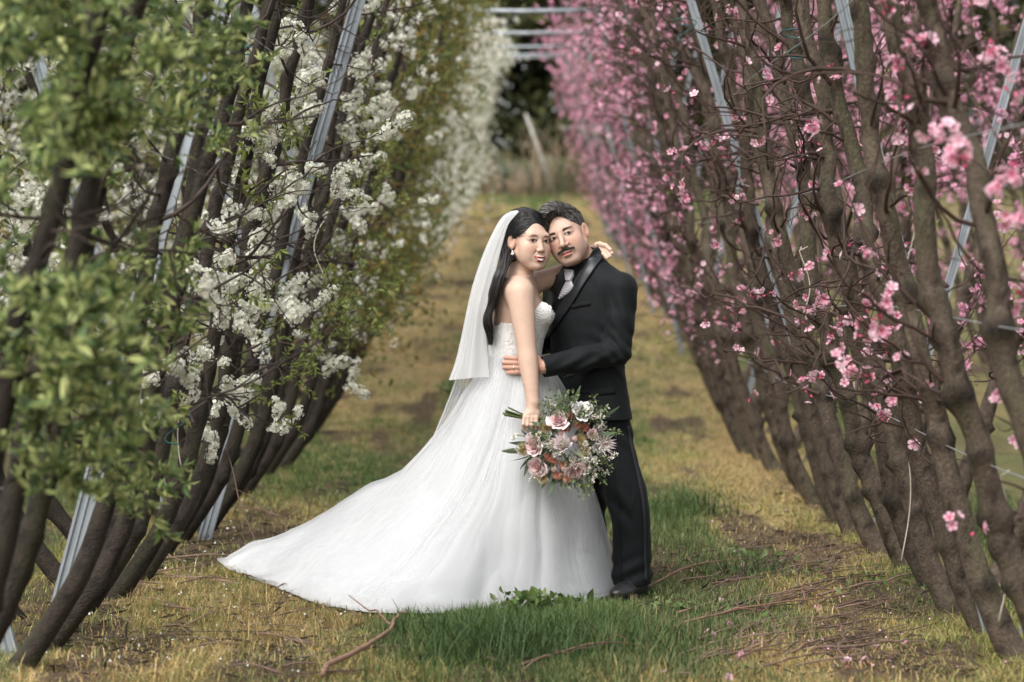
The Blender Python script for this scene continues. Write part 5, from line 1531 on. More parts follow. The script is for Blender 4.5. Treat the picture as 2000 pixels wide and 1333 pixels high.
# ---------------------------------------------------------------- the groom
M_suit = pmat('black_wool_suit', (0.0045, 0.0056, 0.0066), rough=0.75, var=0.12, nscale=120, bump=0.15, bscale=900, bdist=0.001, sheen=0.03, spec=0.22)
M_suit_satin = pmat('black_satin', (0.010, 0.012, 0.015), rough=0.40, var=0.05, nscale=30, spec=0.45)
M_shirt = pmat('black_shirt', (0.008, 0.008, 0.009), rough=0.7, var=0.1, spec=0.25)
M_tie = pmat('silver_tie', (0.46, 0.45, 0.47), rough=0.4, var=0.1, nscale=15, spec=0.5, sheen=0.2)
nt = M_tie.node_tree                         # woven stripes of the tie
_w = nt.nodes.new('ShaderNodeTexWave'); _w.inputs['Scale'].default_value = 55; _w.bands_direction = 'DIAGONAL'
_tc = nt.nodes.new('ShaderNodeTexCoord'); nt.links.new(_tc.outputs['Object'], _w.inputs['Vector'])
_mx = nt.nodes.new('ShaderNodeMix'); _mx.data_type = 'RGBA'; _mx.inputs['A'].default_value = (0.24, 0.235, 0.26, 1); _mx.inputs['B'].default_value = (0.55, 0.54, 0.56, 1)
nt.links.new(_w.outputs['Fac'], _mx.inputs['Factor']); nt.links.new(_mx.outputs['Result'], nt.nodes['Principled BSDF'].inputs['Base Color'])
M_leather = pmat('black_leather', (0.02, 0.02, 0.021), rough=0.35, var=0.1, spec=0.5, bump=0.1, bscale=150)
M_hair_g = pmat('greying_hair', attr=True, rough=0.45, var=0.1, spec=0.4)
GS = (0.53, 0.345, 0.265)
gM = head_matrix(pt(1107, 462, 10.935), (-0.27, -0.955, -0.06), (-0.37, 0.0, 0.93), 1.15)
gyaw = math.radians(-45)                    # local x axis towards his left side, which is nearest the camera
gy = 10.98
def gx(px, Y=gy): return (px - VPX) / FPX * Y
def gzz(py, Y=gy): return EYE - (py - VPY) / FPX * Y
gs_py = [508, 522, 540, 566, 622, 696, 752, 822]
gs_px = [1143, 1146, 1150, 1152, 1150, 1146, 1149, 1153]
gs_rx = [0.075, 0.13, 0.180, 0.203, 0.205, 0.192, 0.204, 0.222]
gs_ry = [0.070, 0.088, 0.105, 0.125, 0.140, 0.132, 0.140, 0.155]
gtor = (list(map(gzz, gs_py)), [gx(p) for p in gs_px], [gy] * 8, gs_rx, gs_ry)
neckA, neckB = xf(gM, (0, -.020, -.055))[0], np.array([gx(1145), gy, gzz(520)])
gS, gE, gW = pt(1214, 566, 10.835), pt(1207, 688, 10.79), pt(1063, 717, 10.70)       # his left arm, nearest the camera
hS, hE, hW = pt(1092, 566, 11.14), pt(1075, 660, 11.20), pt(990, 700, 11.12)          # the arm behind her
P_g = [prim_loft(gtor[0][:-1] + [gzz(785)], gtor[1], gtor[2], [r - 0.035 for r in gs_rx], [r - 0.035 for r in gs_ry], gyaw, 0.03)]
P_g += chain([neckA, (neckA + neckB) / 2, neckB], [0.060, 0.060, 0.068], 0.03)
P_g += chain([gS, gE, gW], [0.045, 0.038, 0.029], 0.02) + chain([hS, hE, hW], [0.045, 0.038, 0.03], 0.02)
nHip, nKnee, nAnk = pt(1196, 830, 10.90), pt(1229, 985, 10.86), pt(1236, 1128, 10.86)
fHip, fKnee, fAnk = pt(1140, 830, 11.06), pt(1152, 985, 11.06), pt(1164, 1128, 11.10)
P_g += chain([nHip, nKnee, nAnk], [0.055, 0.042, 0.035], 0.02) + chain([fHip, fKnee, fAnk], [0.055, 0.038, 0.035], 0.02)
P_g += [prim_ell((gx(1165), gy, gzz(815)), (0.09, 0.09, 0.09), 0.04)]
P_g += head_prims(gM, False)
# left hand spread on her waist: fingers side by side, curling round her
hk = pt(1030, 714, 10.735)
P_g += [prim_cone(gW, pt(1046, 715, 10.72), 0.030, 0.030, 0.012)]
for i, (ky, ty, tx) in enumerate(((702, 699, 987), (710, 708.5, 983), (719, 718, 984.5), (727, 728, 990))):
    kk = pt(1024, ky, 10.722 + 0.004 * abs(i - 1.5)); m1 = pt(1008, ky * .5 + ty * .5, 10.728); tp = pt(tx, ty, 10.757)
    P_g += chain([pt(1048, 713 + (ky - 713) * .55, 10.72), kk, m1, tp], [0.017, 0.0135, 0.0112, 0.0092], 0.006)
P_g += chain([pt(1052, 703, 10.71), pt(1044, 692, 10.715), pt(1036, 686, 10.735)], [0.015, 0.0115, 0.0095], 0.006)
# fingertips of his other hand on the far side of her back
P_g += [prim_cone(pt(975, 700, 11.07), pt(957, 712, 11.02), 0.022, 0.016, 0.012)]
gb = xf(gM, (0, 0.01, -0.01))[0]
V, Q = skin(P_g, ((-0.22, 10.55, 0.03), (0.62, 11.42, 1.86), 0.0055),
            [(gb - [.155, .17, .175], gb + [.155, .16, .175], 0.0019), (pt(978, 740, 10.73) - [0, .06, 0], pt(1062, 680, 10.73) + [0, .07, 0], 0.0019)])
C = head_colours(V, gM, GS, False, (-0.0030, 0.0))
Lg = V @ np.linalg.inv(gM)[:3, :3].T + np.linalg.inv(gM)[:3, 3]
beard = np.clip(1 - np.abs((Lg[:, 2] + .085) / .045) ** 2, 0, 1) * (Lg[:, 1] > -.01) * (np.abs(Lg[:, 2] + .07) < .08)
lipz = (np.abs(Lg[:, 0]) < .026) & (np.abs(Lg[:, 2] + .068) < .012)
beard = np.where(lipz, 0, beard)[:, None] * 0.30
C = C * (1 - beard) + np.array([0.22, 0.17, 0.145]) * beard      # shaved stubble
hand = (np.abs(V[:, 2] - gzz(714, 10.73)) < 0.09) & (V[:, 0] < gx(1062)) & (V[:, 1] < 10.9)
C[hand] = C[hand] * np.array([0.97, 0.84, 0.80])
groom = obj_from('person', V, Q, M_skin, col=C, normals=SKIN_N)
tag(groom, 'person in a black suit and silver tie with short greying hair and moustache', 'person', 'wedding couple')

# jacket
def folds(X, Y, Z):
    d = 0.0
    # sleeve creases gathering at the elbow, strain folds over the forearm
    ex, ez = gE[0], gE[2]
    r = np.sqrt((X - ex + 0.02) ** 2 + (Z - ez - 0.01) ** 2)
    sleeve = (Y < 10.93) * (X > gx(1075))
    d = d + 0.0042 * np.sin((X * 0.55 + Z * 1.0) * 95 + 5 * np.sin(X * 14)) * np.exp(-(r / 0.11) ** 2) * sleeve
    d = d + 0.0045 * np.sin((X * 1.0 - Z * 1.6) * 62 + 2.0) * np.exp(-((X - gx(1150)) / 0.16) ** 2 - ((Z - gzz(706)) / 0.05) ** 2) * sleeve
    d = d + 0.0045 * np.sin((X * 1.3 + Z * 0.5) * 70) * np.exp(-((Z - gzz(620)) / 0.09) ** 2) * (X > gx(1190))
    d = d + 0.006 * (vnoise(X * 11 + 3, Y * 11, Z * 8) - 0.5) + 0.0025 * (vnoise(X * 34, Y * 34, Z * 26) - 0.5)
    return d
P_j = [prim_loft(*gtor, gyaw, 0.03),
       prim_cone(np.array([gx(1150), gy, gzz(532)]) + [.03, -.03, 0], gS + [-.005, .005, .008], 0.055, 0.066, 0.05),
       prim_cone(np.array([gx(1142), gy, gzz(532)]) + [-.03, .03, 0], hS, 0.055, 0.062, 0.05)]
P_j += chain([gS, gS * .5 + gE * .5, gE, gE * .5 + gW * .5, gW + unit(gW - gE) * 0.004], [0.075, 0.067, 0.059, 0.053, 0.048], 0.02)
P_j += chain([hS, hE, hW], [0.07, 0.062, 0.05], 0.03)
cutp = np.array([gW + unit(gW - gE) * 0.006]); cutn = unit(gW - gE)
def box_cut(lo_z):
    def f(X, Y, Z): return np.maximum(lo_z - Z, -1.0) + 0 * X + 0 * Y
    return dict(f=f, lo=np.array([-9, -9, -9.]), hi=np.array([9, 9, 9.]), k=0.01, op='i')
V, Q = skin(P_j, ((-0.20, 10.58, gzz(818)), (0.64, 11.42, gzz(496)), 0.0040), (), folds)
V = relax(V, Q, 1, 0.4)
c = V[Q].mean(1)
keep = ~(((c - cutp) @ cutn > 0) & (c[:, 1] < 10.80) & (c[:, 2] < gzz(660)))
keep &= ~((c[:, 2] > gzz(515)) & (np.hypot(c[:, 0] - gx(1140), c[:, 1] - gy) < 0.066))
Q = Q[keep]
jacket = obj_from('jacket', V, Q, M_suit, groom)
md = jacket.modifiers.new('thickness', 'SOLIDIFY'); md.thickness = 0.004; md.offset = -1
jb = bvh_of(V, Q)
# shirt front, tie, lapels laid on the chest
shirt = strip('shirt', jb, [(1108, 516), (1104, 540), (1090, 580), (1077, 620), (1068, 645)], [(1150, 497), (1140, 530), (1110, 580), (1088, 620), (1070, 647)], M_shirt, groom, 0.002, 0.003)
# standing collar round the neck
nb0, nb1 = neckB * 0.45 + neckA * 0.55, neckB
axn = unit(nb0 - nb1); e1 = unit(np.cross(axn, [0, 1.0, 0])); e2 = np.cross(axn, e1)
rows = []
for k_, (tt, rr) in enumerate(((-0.055, .086), (-0.02, .079), (0.010, .075), (0.034, .0735))):
    aa = np.linspace(0, 2 * math.pi, 40, endpoint=False)
    ctr = neckB + axn * tt + unit(neckA - neckB) * 0.0
    rows.append(ctr + rr * (np.cos(aa)[:, None] * e1 + np.sin(aa)[:, None] * e2) - axn * (0.014 * np.cos(aa - math.atan2((np.array([-.7, -.7, 0]) @ e2), (np.array([-.7, -.7, 0]) @ e1))))[:, None])
oc = obj_from('collar', np.array(rows).reshape(-1, 3), grid_quads(4, 40, wrap=True), M_shirt, shirt)
md = oc.modifiers.new('thickness', 'SOLIDIFY'); md.thickness = 0.004; md.offset = 1
tie = strip('tie', jb, [(1109.5, 531), (1109, 540), (1110, 549), (1106, 557), (1100, 570), (1096, 581), (1096.5, 584)], [(1124, 531), (1123.5, 541), (1120, 551), (1123, 560), (1116, 571), (1104, 580.5), (1098, 584.5)], M_tie, groom, 0.010, 0.006, 40, 10, 0.008, None, 3)
knot = strip('knot', jb, [(1109, 529), (1109.5, 540), (1110.5, 550)], [(1125, 530), (1124, 541), (1119.5, 551)], M_tie, tie, 0.018, 0.006, 14, 8, 0.007, None, 2)
lapL = strip('lapel', jb, [(1158, 488), (1146, 512), (1131, 536), (1112, 568), (1096, 596), (1081, 623), (1068, 647), (1060, 663)], [(1168, 481), (1177, 500), (1165, 522), (1141, 558), (1121, 592), (1099, 624), (1078, 652), (1061, 665)], M_suit_satin, jacket, 0.007, 0.005, 46, 10, 0.003)
lapR = strip('lapel', jb, [(1104, 527), (1090, 538), (1078, 548), (1068, 566), (1064, 590), (1064, 615), (1066, 640)], [(1110, 530), (1105, 545), (1099, 560), (1092, 580), (1083, 600), (1076, 620), (1068, 642)], M_suit_satin, jacket, 0.007, 0.004, 40, 8, 0.002)
pocket = strip('breast_pocket', jb, [(1117, 596), (1135, 592), (1153, 589)], [(1118, 603), (1136, 599), (1154, 596)], M_suit, jacket, 0.004, 0.003, 16, 4)
flap = strip('pocket_flap', jb, [(1128, 757), (1165, 760), (1200, 757)], [(1128, 768), (1165, 772), (1201, 769)], M_suit, jacket, 0.004, 0.003, 16, 4)
def button(px, py, r=0.006):
    h = on_surface(jb, px, py, 0.003)
    if h is None: return
    V, Q, T = tube(np.array([h[0] - h[1] * 0.003, h[0] + h[1] * 0.002, h[0] + h[1] * 0.003]), [r, r, r * 0.8], 12)
    make('button', mesh_from('button', V, Q, T), M_leather, jacket)
for b_ in ((1069, 684, .008), (1104, 738, .005), (1109, 736, .005), (1114, 734.5, .005), (1119, 733, .005)): button(*b_)
# trousers
def tfolds(X, Y, Z):
    d = 0.007 * (vnoise(X * 9 + 5, Y * 9, Z * 5.5) - 0.5) + 0.003 * (vnoise(X * 25, Y * 25, Z * 18) - 0.5)
    d = d + 0.006 * np.sin((Z * 1.0 + X * 1.2) * 48 + 1.0) * np.exp(-((Z - gzz(985)) / 0.10) ** 2) * (X < gx(1232))
    d = d + 0.006 * np.sin((Z - X * 0.5) * 75) * np.exp(-((Z - gzz(1110)) / 0.07) ** 2)
    d = d + 0.005 * np.sin((Z + X * 1.4) * 60) * np.exp(-((Z - gzz(850)) / 0.06) ** 2)
    return d
def leg_loft(pys, pxs, ws, Ys, k, dep=0.9):
    z = [EYE - (p - VPY) / FPX * Y for p, Y in zip(pys, Ys)]
    return prim_loft(z, [(p - VPX) / FPX * Y for p, Y in zip(pxs, Ys)], Ys, [w / 2 / FPX * 10.9 for w in ws], [w / 2 / FPX * 10.9 * dep for w in ws], 0.0, k)
P_t = [leg_loft([800, 840, 900, 960, 1000, 1060, 1110, 1143], [1186, 1192, 1202, 1222, 1231, 1234, 1234, 1234], [78, 84, 88, 86, 78, 75, 77, 79], [10.92, 10.91, 10.90, 10.88, 10.87, 10.87, 10.87, 10.87], 0.02),
       leg_loft([800, 840, 900, 960, 1000, 1060, 1110, 1148], [1138, 1140, 1143, 1148, 1151, 1156, 1160, 1163], [80, 82, 80, 72, 66, 60, 62, 64], [11.04, 11.05, 11.06, 11.07, 11.08, 11.10, 11.12, 11.13], 0.02),
       prim_loft([gzz(790), gzz(825), gzz(880), gzz(930)], [gx(1150), gx(1152), gx(1158), gx(1166)], [gy] * 4, [.182, .182, .165, .08], [.13, .13, .12, .06], gyaw, 0.04)]
V, Q = skin(P_t, ((-0.05, 10.68, 0.035), (0.64, 11.32, gzz(798)), 0.0040), (), tfolds)
V = relax(V, Q, 1, 0.4)
c = V[Q].mean(1); Q = Q[(c[:, 2] > 0.043) & (c[:, 2] < gzz(801))]
trousers = obj_from('trousers', V, Q, M_suit, groom)
tb = bvh_of(V, Q)
strip('side_stripe', tb, [(1224, 832), (1232, 880), (1246, 940), (1255, 1000), (1257, 1070), (1259, 1138)], [(1228, 832), (1236, 880), (1251, 940), (1260, 1000), (1262, 1070), (1264, 1138)], M_suit_satin, trousers, 0.003, 0.002, 40, 4)
strip('crease', tb, [(1186, 850), (1197, 920), (1208, 990), (1211, 1060), (1213, 1138)], [(1187.2, 850), (1198.2, 920), (1209.4, 990), (1212.4, 1060), (1214.4, 1138)], M_suit, trousers, 0.004, 0.003, 40, 3)
# shoes
def shoe(cx, Y, ang, nm):
    c_, s_ = math.cos(ang), math.sin(ang)
    M = np.eye(4); M[:3, 0] = (c_, s_, 0); M[:3, 1] = (-s_, c_, 0); M[:3, 3] = (gx(cx, Y), Y, 0.0)
    W = lambda p: xf(M, p)[0]
    P = [prim_ell((-0.005, 0, 0.055), (.055, .038, .050), .02, 'u', M), prim_cone(W((0, 0, .045)), W((.11, 0, .038)), .038, .038, .03), prim_ell((.135, 0, .032), (.060, .043, .030), .03, 'u', M), prim_cone(W((.01, 0, .07)), W((.06, 0, .06)), .034, .025, .03)]
    flat = dict(f=lambda X, Y_, Z: 0.012 - Z + 0 * X + 0 * Y_, lo=np.array([-9, -9, -9.]), hi=np.array([9, 9, 9.]), k=0.01, op='i')
    V, Q = skin(P + [flat], (W((0.06, 0, 0.05)) - [.2, .2, .06], W((0.06, 0, 0.05)) + [.2, .2, .10], 0.004))
    o = obj_from(nm, V, Q, M_leather, groom)
    a = np.linspace(0, 2 * math.pi, 48, endpoint=False)
    ox = 0.066 + 0.128 * np.cos(a); oy = 0.040 * np.sin(a) * (1 + 0.12 * np.cos(a)) 
    prof = np.stack([ox, oy], -1)
    rows = [np.column_stack([prof * [1, 1], np.full(48, h)]) for h in (0.0, 0.016)]
    VV = np.vstack([xf(M, np.vstack(rows)), xf(M, [[0.066, 0, 0.0]]), xf(M, [[0.066, 0, 0.016]])])
    kk = np.arange(48)
    T = np.vstack([np.stack([(kk + 1) % 48, kk, np.full(48, 96)], 1), np.stack([48 + kk, 48 + (kk + 1) % 48, np.full(48, 97)], 1)])
    make('sole', mesh_from('sole', VV, grid_quads(2, 48, wrap=True), T, smooth=False), M_leather, o)
shoe(1246, 10.87, math.radians(180 + 52), 'shoe')
shoe(1180, 11.10, math.radians(180 + 35), 'shoe')

# hair, moustache, ring
acc = Acc(); rg = np.random.default_rng(44)
hp_ = [prim_ell((0, -.020, .040), (.0785, .096, .090), .01, 'u', gM), prim_ell((.010, .036, .098), (.056, .058, .046), .03, 'u', gM),
       prim_ell((-.006, .112, .026), (.066, .074, .086), .005, 's', gM), prim_ell((0, .02, -.115), (.12, .12, .10), .01, 's', gM),
       prim_ell((.085, .01, -.02), (.03, .035, .045), .006, 's', gM), prim_ell((-.085, .01, -.02), (.03, .035, .045), .006, 's', gM)]
V, Q = skin(hp_, (gb - [.17, .17, .17], gb + [.17, .17, .20], 0.003))
acc.add(V, Q, c=(0.022, 0.018, 0.016))
def gflow(l):
    top_ = np.clip((l[2] - 0.075) / 0.04, 0, 1)
    return np.array([0.0, -0.5, -0.85]) * (1 - top_) + np.array([0.8, -0.6, 0.1]) * top_
def gcol(l):
    grey = rg.random() < (0.22 + 0.14 * (l[0] < -0.03) * (l[2] < .08) + 0.10 * (l[2] < 0.05))
    return np.array([0.32, 0.31, 0.30]) * rg.uniform(.5, 1.1) if grey else np.array([0.030, 0.025, 0.022]) * rg.uniform(.6, 1.7)
comb(acc, V, Q, gM, 5200, gflow, lambda l: 0.010 + 0.022 * np.clip((l[2] - 0.06) / 0.05, 0, 1), 0.0015, gcol, rg, 0.16, 4, 0.12)
make('hair', acc.mesh('hair'), M_hair_g, groom)
acc = Acc()
V, Q = skin([prim_cone(xf(gM, (0, .0965, -.049))[0], xf(gM, (q * .031, .083, -.054))[0], .0056, .0036, .004) for q in (-1, 1)], (xf(gM, (0, .09, -.05))[0] - .06, xf(gM, (0, .09, -.05))[0] + .06, 0.0018))
acc.add(V, Q, c=(0.035, 0.023, 0.017))
for i in range(420):
    q = rg.choice([-1, 1]); u = rg.random()
    p = np.array([q * .032 * u, .1035 - .014 * u ** 1.3, -.0455 - .0075 * u + rg.uniform(-.002, .003)])
    e = p + np.array([q * .006 * rg.uniform(.5, 1.5), rg.uniform(-.002, .003), -.0075 * rg.uniform(.6, 1.2)])
    Vt, Qt, Tt = tube(xf(gM, [p, (p + e) / 2 + [0, .001, 0], e]), [.0009, .0009, .0003], 3, cap=False)
    acc.add(Vt, Qt, Tt, np.array([0.040, 0.026, 0.019]) * rg.uniform(.6, 1.8))
make('moustache', acc.mesh('moustache'), M_hair_g, groom)
rc = pt(1003, 719, 10.731)
V, Q, T = tube(rc + 0.0132 * (np.cos(a_)[:, None] * np.array([0, 1, 0]) + np.sin(a_)[:, None] * np.array([0, 0, 1.0])), 0.0028, 6, cap=False)
make('ring', mesh_from('ring', V, Q), M_silver, groom)
# ---------------------------------------------------------------- the bouquet
M_bloom = pmat('bouquet_petals', attr=True, rough=0.6, var=0.06, nscale=60, transl=0.2, spec=0.2)
M_fol = pmat('bouquet_foliage', attr=True, rough=0.55, var=0.15, nscale=40, transl=0.2, spec=0.3)
rb = np.random.default_rng(66)
BC = pt(1104, 862, 10.56)
bouquet = empty('bouquet', tuple(pt(1030, 815, 10.61)))
tag(bouquet, 'bouquet of pink roses, pale proteas and eucalyptus held before the white skirt', 'bouquet')
B0 = np.array(bouquet.location)
def petal(rad, width, h0, h1, curl, az, tilt, n=7, m=7, ruffle=0.0):
    """a cupped petal on a flower whose axis is +z"""
    u = np.linspace(-1, 1, m)[None]; v = np.linspace(0, 1, n)[:, None]
    wid = width * np.sin(np.clip(v * 0.72 + 0.18, 0, 1) * math.pi) ** 0.6
    ang = az + u * wid
    r = rad * (0.25 + 0.75 * v ** 0.7) * (1 + tilt * v) + curl * np.clip(v - 0.7, 0, 1) ** 2 * 9
    z = h0 + (h1 - h0) * v * (1 - 0.12 * u ** 2) - curl * 4 * np.clip(v - 0.75, 0, 1) ** 2 + ruffle * np.sin(u * 7 + az) * v
    return np.stack([r * np.cos(ang), r * np.sin(ang), z + 0 * u], -1).reshape(-1, 3), grid_quads(n, m)
def rose_mesh(name, c_in, c_out, R=0.036):
    acc = Acc()
    for k in range(22):
        t = k / 21
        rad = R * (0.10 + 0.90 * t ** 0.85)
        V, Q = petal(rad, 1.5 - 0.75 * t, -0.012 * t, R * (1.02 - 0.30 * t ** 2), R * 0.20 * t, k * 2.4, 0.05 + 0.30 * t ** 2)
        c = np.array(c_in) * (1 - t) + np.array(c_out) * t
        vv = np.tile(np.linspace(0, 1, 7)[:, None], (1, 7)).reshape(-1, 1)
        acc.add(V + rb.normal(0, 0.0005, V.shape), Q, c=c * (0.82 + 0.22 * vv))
    me = acc.mesh(name); me.materials.append(M_bloom); return me
def spiky_mesh(name, n, L, w, cols, cone, cup=0.3, base=0.0, cen=None):
    acc = Acc()
    for k in range(n):
        a = k * 2.399; t = (k + .5) / n
        tilt = cone[0] + (cone[1] - cone[0]) * t
        d = np.array([math.sin(tilt) * math.cos(a), math.sin(tilt) * math.sin(a), math.cos(tilt)])
        R = frames(d[None], np.array([a]), L * rb.uniform(.85, 1.1))
        # turn the leaf's back outwards
        rad = np.array([math.cos(a), math.sin(a), 0]); X = unit(np.cross(rad, d)) if abs(d[2]) < .999 else np.array([1, 0, 0.]); Yv = np.cross(d, X)
        Rm = np.stack([X, Yv, d], -1)[None] * L * rb.uniform(.85, 1.1)
        acc.add_many(LEAF_V * [w / 0.3, cup * 5, 1], None, LEAF_T, np.array(cols)[rb.integers(0, len(cols))][None] * rb.uniform(.9, 1.1), Rm, (d * base)[None])
    if cen:
        th, ph = np.meshgrid(np.linspace(0, math.pi, 8), np.linspace(0, 2 * math.pi, 10, endpoint=False), indexing='ij')
        S = np.stack([np.sin(th) * np.cos(ph), np.sin(th) * np.sin(ph), np.cos(th)], -1).reshape(-1, 3)
        acc.add(S * cen[0] + [0, 0, cen[2]], grid_quads(8, 10, wrap=True), c=cen[1])
    me = acc.mesh(name, smooth=False); me.materials.append(M_bloom); return me
def ball_mesh(name, r, c, n=90):
    acc = Acc()
    i = np.arange(n); z = 1 - 2 * (i + .5) / n; ph = i * 2.399
    d = np.stack([np.sqrt(1 - z * z) * np.cos(ph), np.sqrt(1 - z * z) * np.sin(ph), z], -1)
    th, p2 = np.meshgrid(np.linspace(0, math.pi, 9), np.linspace(0, 2 * math.pi, 12, endpoint=False), indexing='ij')
    S = np.stack([np.sin(th) * np.cos(p2), np.sin(th) * np.sin(p2), np.cos(th)], -1).reshape(-1, 3)
    acc.add(S * r * .9, grid_quads(9, 12, wrap=True), c=c)
    acc.add_many(LEAF_V * [2, 1, 1], None, LEAF_T, np.tile(np.array([c]), (n, 1)) * rb.uniform(.8, 1.1, (n, 1)), frames(d, ph, r * .35), d * r * .8)
    me = acc.mesh(name, smooth=False); me.materials.append(M_bloom); return me
def put(me, nm, px, py, dY, s=1.0, face=None, label=None, spin=None):
    p = pt(px, py, BC[1] + dY)
    d = unit((p - BC) * [1, 0.5, 1] * 1.0 + [0, -0.11, 0.02]) if face is None else unit(face)
    o = make(nm, me, parent=bouquet)
    q = Vector(d).to_track_quat('Z', 'Y').to_matrix().to_4x4()
    o.matrix_basis = Matrix.Translation(Vector(p - B0)) @ q @ Matrix.Rotation(rb.uniform(0, 6.28) if spin is None else spin, 4, 'Z') @ Matrix.Scale(s, 4)
    if label: o['label'] = label
    return o
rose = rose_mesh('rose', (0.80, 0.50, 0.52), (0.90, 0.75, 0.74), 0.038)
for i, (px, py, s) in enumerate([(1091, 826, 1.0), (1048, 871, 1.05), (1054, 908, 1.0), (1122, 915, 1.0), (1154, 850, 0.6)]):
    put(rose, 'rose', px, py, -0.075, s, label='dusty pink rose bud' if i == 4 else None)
wb = Acc()
for k in range(13):
    t = k / 12
    V, Q = petal(0.045 * (0.35 + .65 * t), 0.95 - .2 * t, 0, 0.042 * (1 - .5 * t), 0.006, k * 2.4, 0.3 * t, ruffle=0.004)
    wb.add(V, Q, c=(0.80, 0.77, 0.76))
wm = wb.mesh('white_flower'); wm.materials.append(M_bloom)
put(wm, 'white_flower', 1133, 808, -0.07, 1.05, label='large white ruffled flower'); put(wm, 'white_flower', 1148, 902, -0.06, 0.8); put(wm, 'white_flower', 1166, 872, -0.05, 0.7); put(wm, 'white_flower', 1068, 852, -0.055, 0.55); put(wm, 'white_flower', 1124, 892, -0.06, 0.55)
protea = spiky_mesh('protea', 26, 0.085, 0.26, [[0.84, 0.72, 0.74], [0.88, 0.79, 0.79], [0.78, 0.64, 0.67]], (0.12, 0.85), 0.15, 0.0, (0.022, (0.45, 0.50, 0.30), 0.03))
put(protea, 'protea', 1101, 872, -0.085, 0.95, face=(-0.15, -0.75, 0.35), label='large pale pink protea with green heart')
blush = spiky_mesh('blushing_bride', 34, 0.072, 0.16, [[0.82, 0.70, 0.71], [0.87, 0.79, 0.78], [0.78, 0.64, 0.66]], (0.25, 1.35), 0.12, 0.0, (0.012, (0.6, 0.5, 0.4), 0.01))
put(blush, 'protea', 1178, 868, -0.06, 0.85, face=(0.5, -0.75, 0.1), label='pointed pale pink protea'); put(blush, 'protea', 1168, 840, -0.03, 0.6)
pin = spiky_mesh('pincushion', 90, 0.036, 0.05, [[0.76, 0.38, 0.26], [0.80, 0.48, 0.36], [0.70, 0.28, 0.22]], (0.0, 1.5), 0.25, 0.0, (0.010, (0.5, 0.2, 0.12), 0.004))
for (px, py) in ((1113, 815), (1128, 831), (1083, 899), (1090, 926), (1072, 893), (1104, 840), (1100, 905), (1108, 932), (1140, 836)): put(pin, 'pincushion_flower', px, py, -0.075, 0.85)
cream = spiky_mesh('cream_pincushion', 100, 0.042, 0.05, [[0.66, 0.52, 0.25], [0.72, 0.62, 0.40], [0.60, 0.40, 0.14], [0.62, 0.60, 0.42]], (0.0, 1.6), 0.25, 0.0, (0.012, (0.55, 0.35, 0.12), 0.004))
for (px, py) in ((1068, 838), (1024, 878), (1062, 932), (1142, 880), (1135, 860)): put(cream, 'pincushion_flower', px, py, -0.06, 0.9, label='cream pincushion flower')
ball = ball_mesh('billy_button', 0.014, (0.66, 0.46, 0.42)); 
for (px, py) in ((1083, 863), (1096, 846), (1083, 917), (1101, 915), (1122, 858)): put(ball, 'ball_flower', px, py, -0.09, 1.0)
# foliage
def long_leaf(L, w, c, bend):
    n = 10; t = np.linspace(0, 1, n)
    wid = w * np.sin(np.clip(t * 0.93 + 0.05, 0, 1) * math.pi) ** 0.8 * (1 - .3 * t)
    ctr = np.stack([0 * t, bend * t ** 2, L * t], -1)
    V = np.stack([ctr + np.stack([-wid, wid * .25, 0 * t], -1), ctr, ctr + np.stack([wid, wid * .25, 0 * t], -1)], 1).reshape(-1, 3)
    me = mesh_from('leaf', V, grid_quads(n, 3), col=np.array(c)); me.materials.append(M_fol); return me
LV = [long_leaf(0.12, 0.013, (0.10, 0.145, 0.075), 0.03), long_leaf(0.10, 0.016, (0.17, 0.215, 0.14), 0.02), long_leaf(0.13, 0.010, (0.11, 0.16, 0.09), -0.03), long_leaf(0.09, 0.012, (0.21, 0.25, 0.155), 0.02)]
for i, (px, py, dx, dz) in enumerate([(1040, 890, -.7, -.5), (1036, 895, -.5, -.85), (1046, 898, -.35, -.9), (1060, 850, -.5, -.3), (1068, 830, .1, 1), (1098, 806, -.2, 1), (1110, 806, .3, 1), (1088, 808, -.5, .9), (1120, 800, .1, 1),
                                      (1150, 815, .7, .8), (1160, 825, .9, .5), (1146, 812, .3, 1), (1170, 850, 1, .1), (1128, 922, .2, -1), (1140, 920, .5, -.9), (1115, 930, -.1, -1), (1070, 860, -.7, .3), (1034, 866, -.9, -.1), (1110, 845, .4, .9),
                                      (1140, 835, .6, .7), (1075, 885, -.6, -.5), (1160, 895, .9, -.4), (1104, 895, 0, -1), (1070, 850, -.3, .4), (1128, 900, .5, -.6), (1024, 880, -.9, -.1), (1092, 880, -.4, .6), (1118, 880, .6, -.2)]):
    put(LV[i % 4], 'leaf', px, py, -0.045 + 0.03 * (i % 3 - 1), rb.uniform(.7, 1.05), face=(dx, -0.45 + rb.normal(0, .2), dz))
for i in range(90):
    a, r_ = rb.uniform(0, 6.28), 62 * math.sqrt(rb.random())
    px, py = 1104 + 1.02 * r_ * math.cos(a), 862 + r_ * math.sin(a)
    if px < 1066 and py < 852: continue
    put(LV[i % 4], 'leaf', px, py, -0.03 + 0.05 * rb.random(), rb.uniform(.65, 1.1), face=(math.cos(a) + rb.normal(0, .5), -0.7, -math.sin(a) + rb.normal(0, .5)))
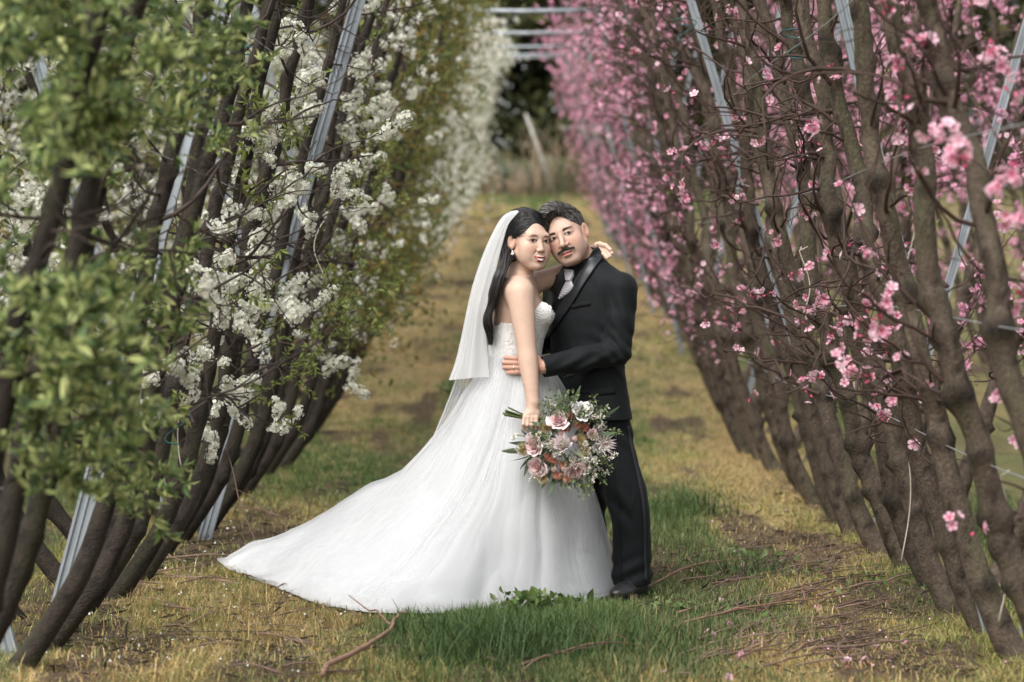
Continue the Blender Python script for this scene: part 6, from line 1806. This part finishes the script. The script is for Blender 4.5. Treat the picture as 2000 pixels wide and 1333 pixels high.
def sprig(seed, cols, n, L, size, ball=False):
    r_ = np.random.default_rng(seed); acc = Acc()
    P = catmull([[0, 0, 0], [r_.normal(0, .006), r_.normal(0, .006), L * .5], [r_.normal(0, .02), r_.normal(0, .02), L]], 10)
    V, Q, T = tube(P, np.linspace(.0018, .0008, 10), 4); acc.add(V, Q, T, (0.14, 0.17, 0.07))
    i = r_.integers(2, 10, n); Z = unit(r_.normal(size=(n, 3)) + [0, 0, .5])
    C = np.array(cols)[r_.integers(0, len(cols), n)] * r_.uniform(.8, 1.15, (n, 1))
    acc.add_many(LEAF_V * ([2.6, 2, 1] if ball else [1.9, 1, 1]), None, LEAF_T, C, frames(Z, r_.uniform(0, 6, n), size * r_.uniform(.7, 1.2, n)), P[i] + Z * size * .6)
    me = acc.mesh('sprig', smooth=False); me.materials.append(M_fol); return me
EU = [sprig(80 + i, [[0.17, 0.22, 0.08], [0.13, 0.18, 0.07], [0.22, 0.26, 0.12]], 26, 0.09, 0.017) for i in range(3)]
WX = [sprig(90 + i, [[0.72, 0.68, 0.58], [0.60, 0.60, 0.44], [0.78, 0.72, 0.68]], 44, 0.075, 0.010, True) for i in range(3)]
for i, (px, py, dx, dz) in enumerate([(1130, 925, .3, -1), (1138, 918, .6, -.8), (1122, 930, 0, -1), (1070, 826, -.4, 1), (1076, 815, -.3, 1), (1092, 800, 0, 1), (1110, 798, .2, 1), (1085, 806, -.3, 1), (1148, 910, .6, -.7), (1160, 890, .9, -.6), (1104, 832, .2, .8), (1128, 842, .4, .6), (1064, 858, -.3, .2)]):
    put(EU[i % 3], 'eucalyptus_sprig', px, py, -0.05, 1.0, face=(dx, -0.5, dz))
for i, (px, py, dx, dz) in enumerate([(1078, 880, -.1, .2), (1084, 886, 0, 0), (1072, 874, -.2, .1), (1150, 830, .5, .7), (1158, 838, .8, .5), (1165, 880, 1, -.1), (1172, 886, 1, -.2), (1160, 822, .5, .9), (1140, 870, .3, 0), (1148, 885, .4, -.3), (1084, 812, -.2, 1), (1066, 866, -.3, .2), (1130, 890, .2, -.2), (1142, 896, .3, -.4)]):
    put(WX[i % 3], 'filler_sprig', px, py, -0.07, 1.0, face=(dx, -0.6, dz))
for i in range(46):
    a, r_ = rb.uniform(0, 6.28), 70 * math.sqrt(rb.random())
    px, py = 1102 + 1.1 * r_ * math.cos(a), 862 + r_ * math.sin(a)
    if px < 1066 and py < 852: continue
    put((EU if rb.random() < .5 else WX)[i % 3], 'filler_sprig', px, py, -0.03 - 0.03 * rb.random(), 1.0, face=(math.cos(a) * .8, -0.7, -math.sin(a) * .8))
# wispy grasses and stems
for (px, py, ex, ey) in ((1108, 800, 1073, 766), (1150, 812, 1150, 782), (1164, 812, 1162, 780)):
    P = catmull([pt(px, py, BC[1] - .03), pt((px + ex) / 2 + 3, (py + ey) / 2, BC[1] - .04), pt(ex, ey, BC[1] - .05)], 10) - B0
    V, Q, T = tube(P, np.linspace(.0016, .0006, 10), 4)
    make('wisp', mesh_from('wisp', V, Q, T, col=(0.42, 0.44, 0.36)), M_fol, bouquet)
for i in range(11):
    a = rb.normal(0, 1, 2)
    s0 = pt(982 + rb.uniform(0, 14), 807 + a[0] * 4.5, 10.615 + a[1] * .008); s1 = pt(1040, 822 + a[0] * 2.0, 10.625 + a[1] * .006); s2 = pt(1090 + a[1] * 8, 850 + a[0] * 12, 10.58)
    V, Q, T = tube(catmull([s0, s1, s2], 10) - B0, 0.0036, 7)
    make('stem', mesh_from('stem', V, Q, T, col=np.array([0.10, 0.13, 0.045]) * rb.uniform(.8, 1.3)), M_fol, bouquet)
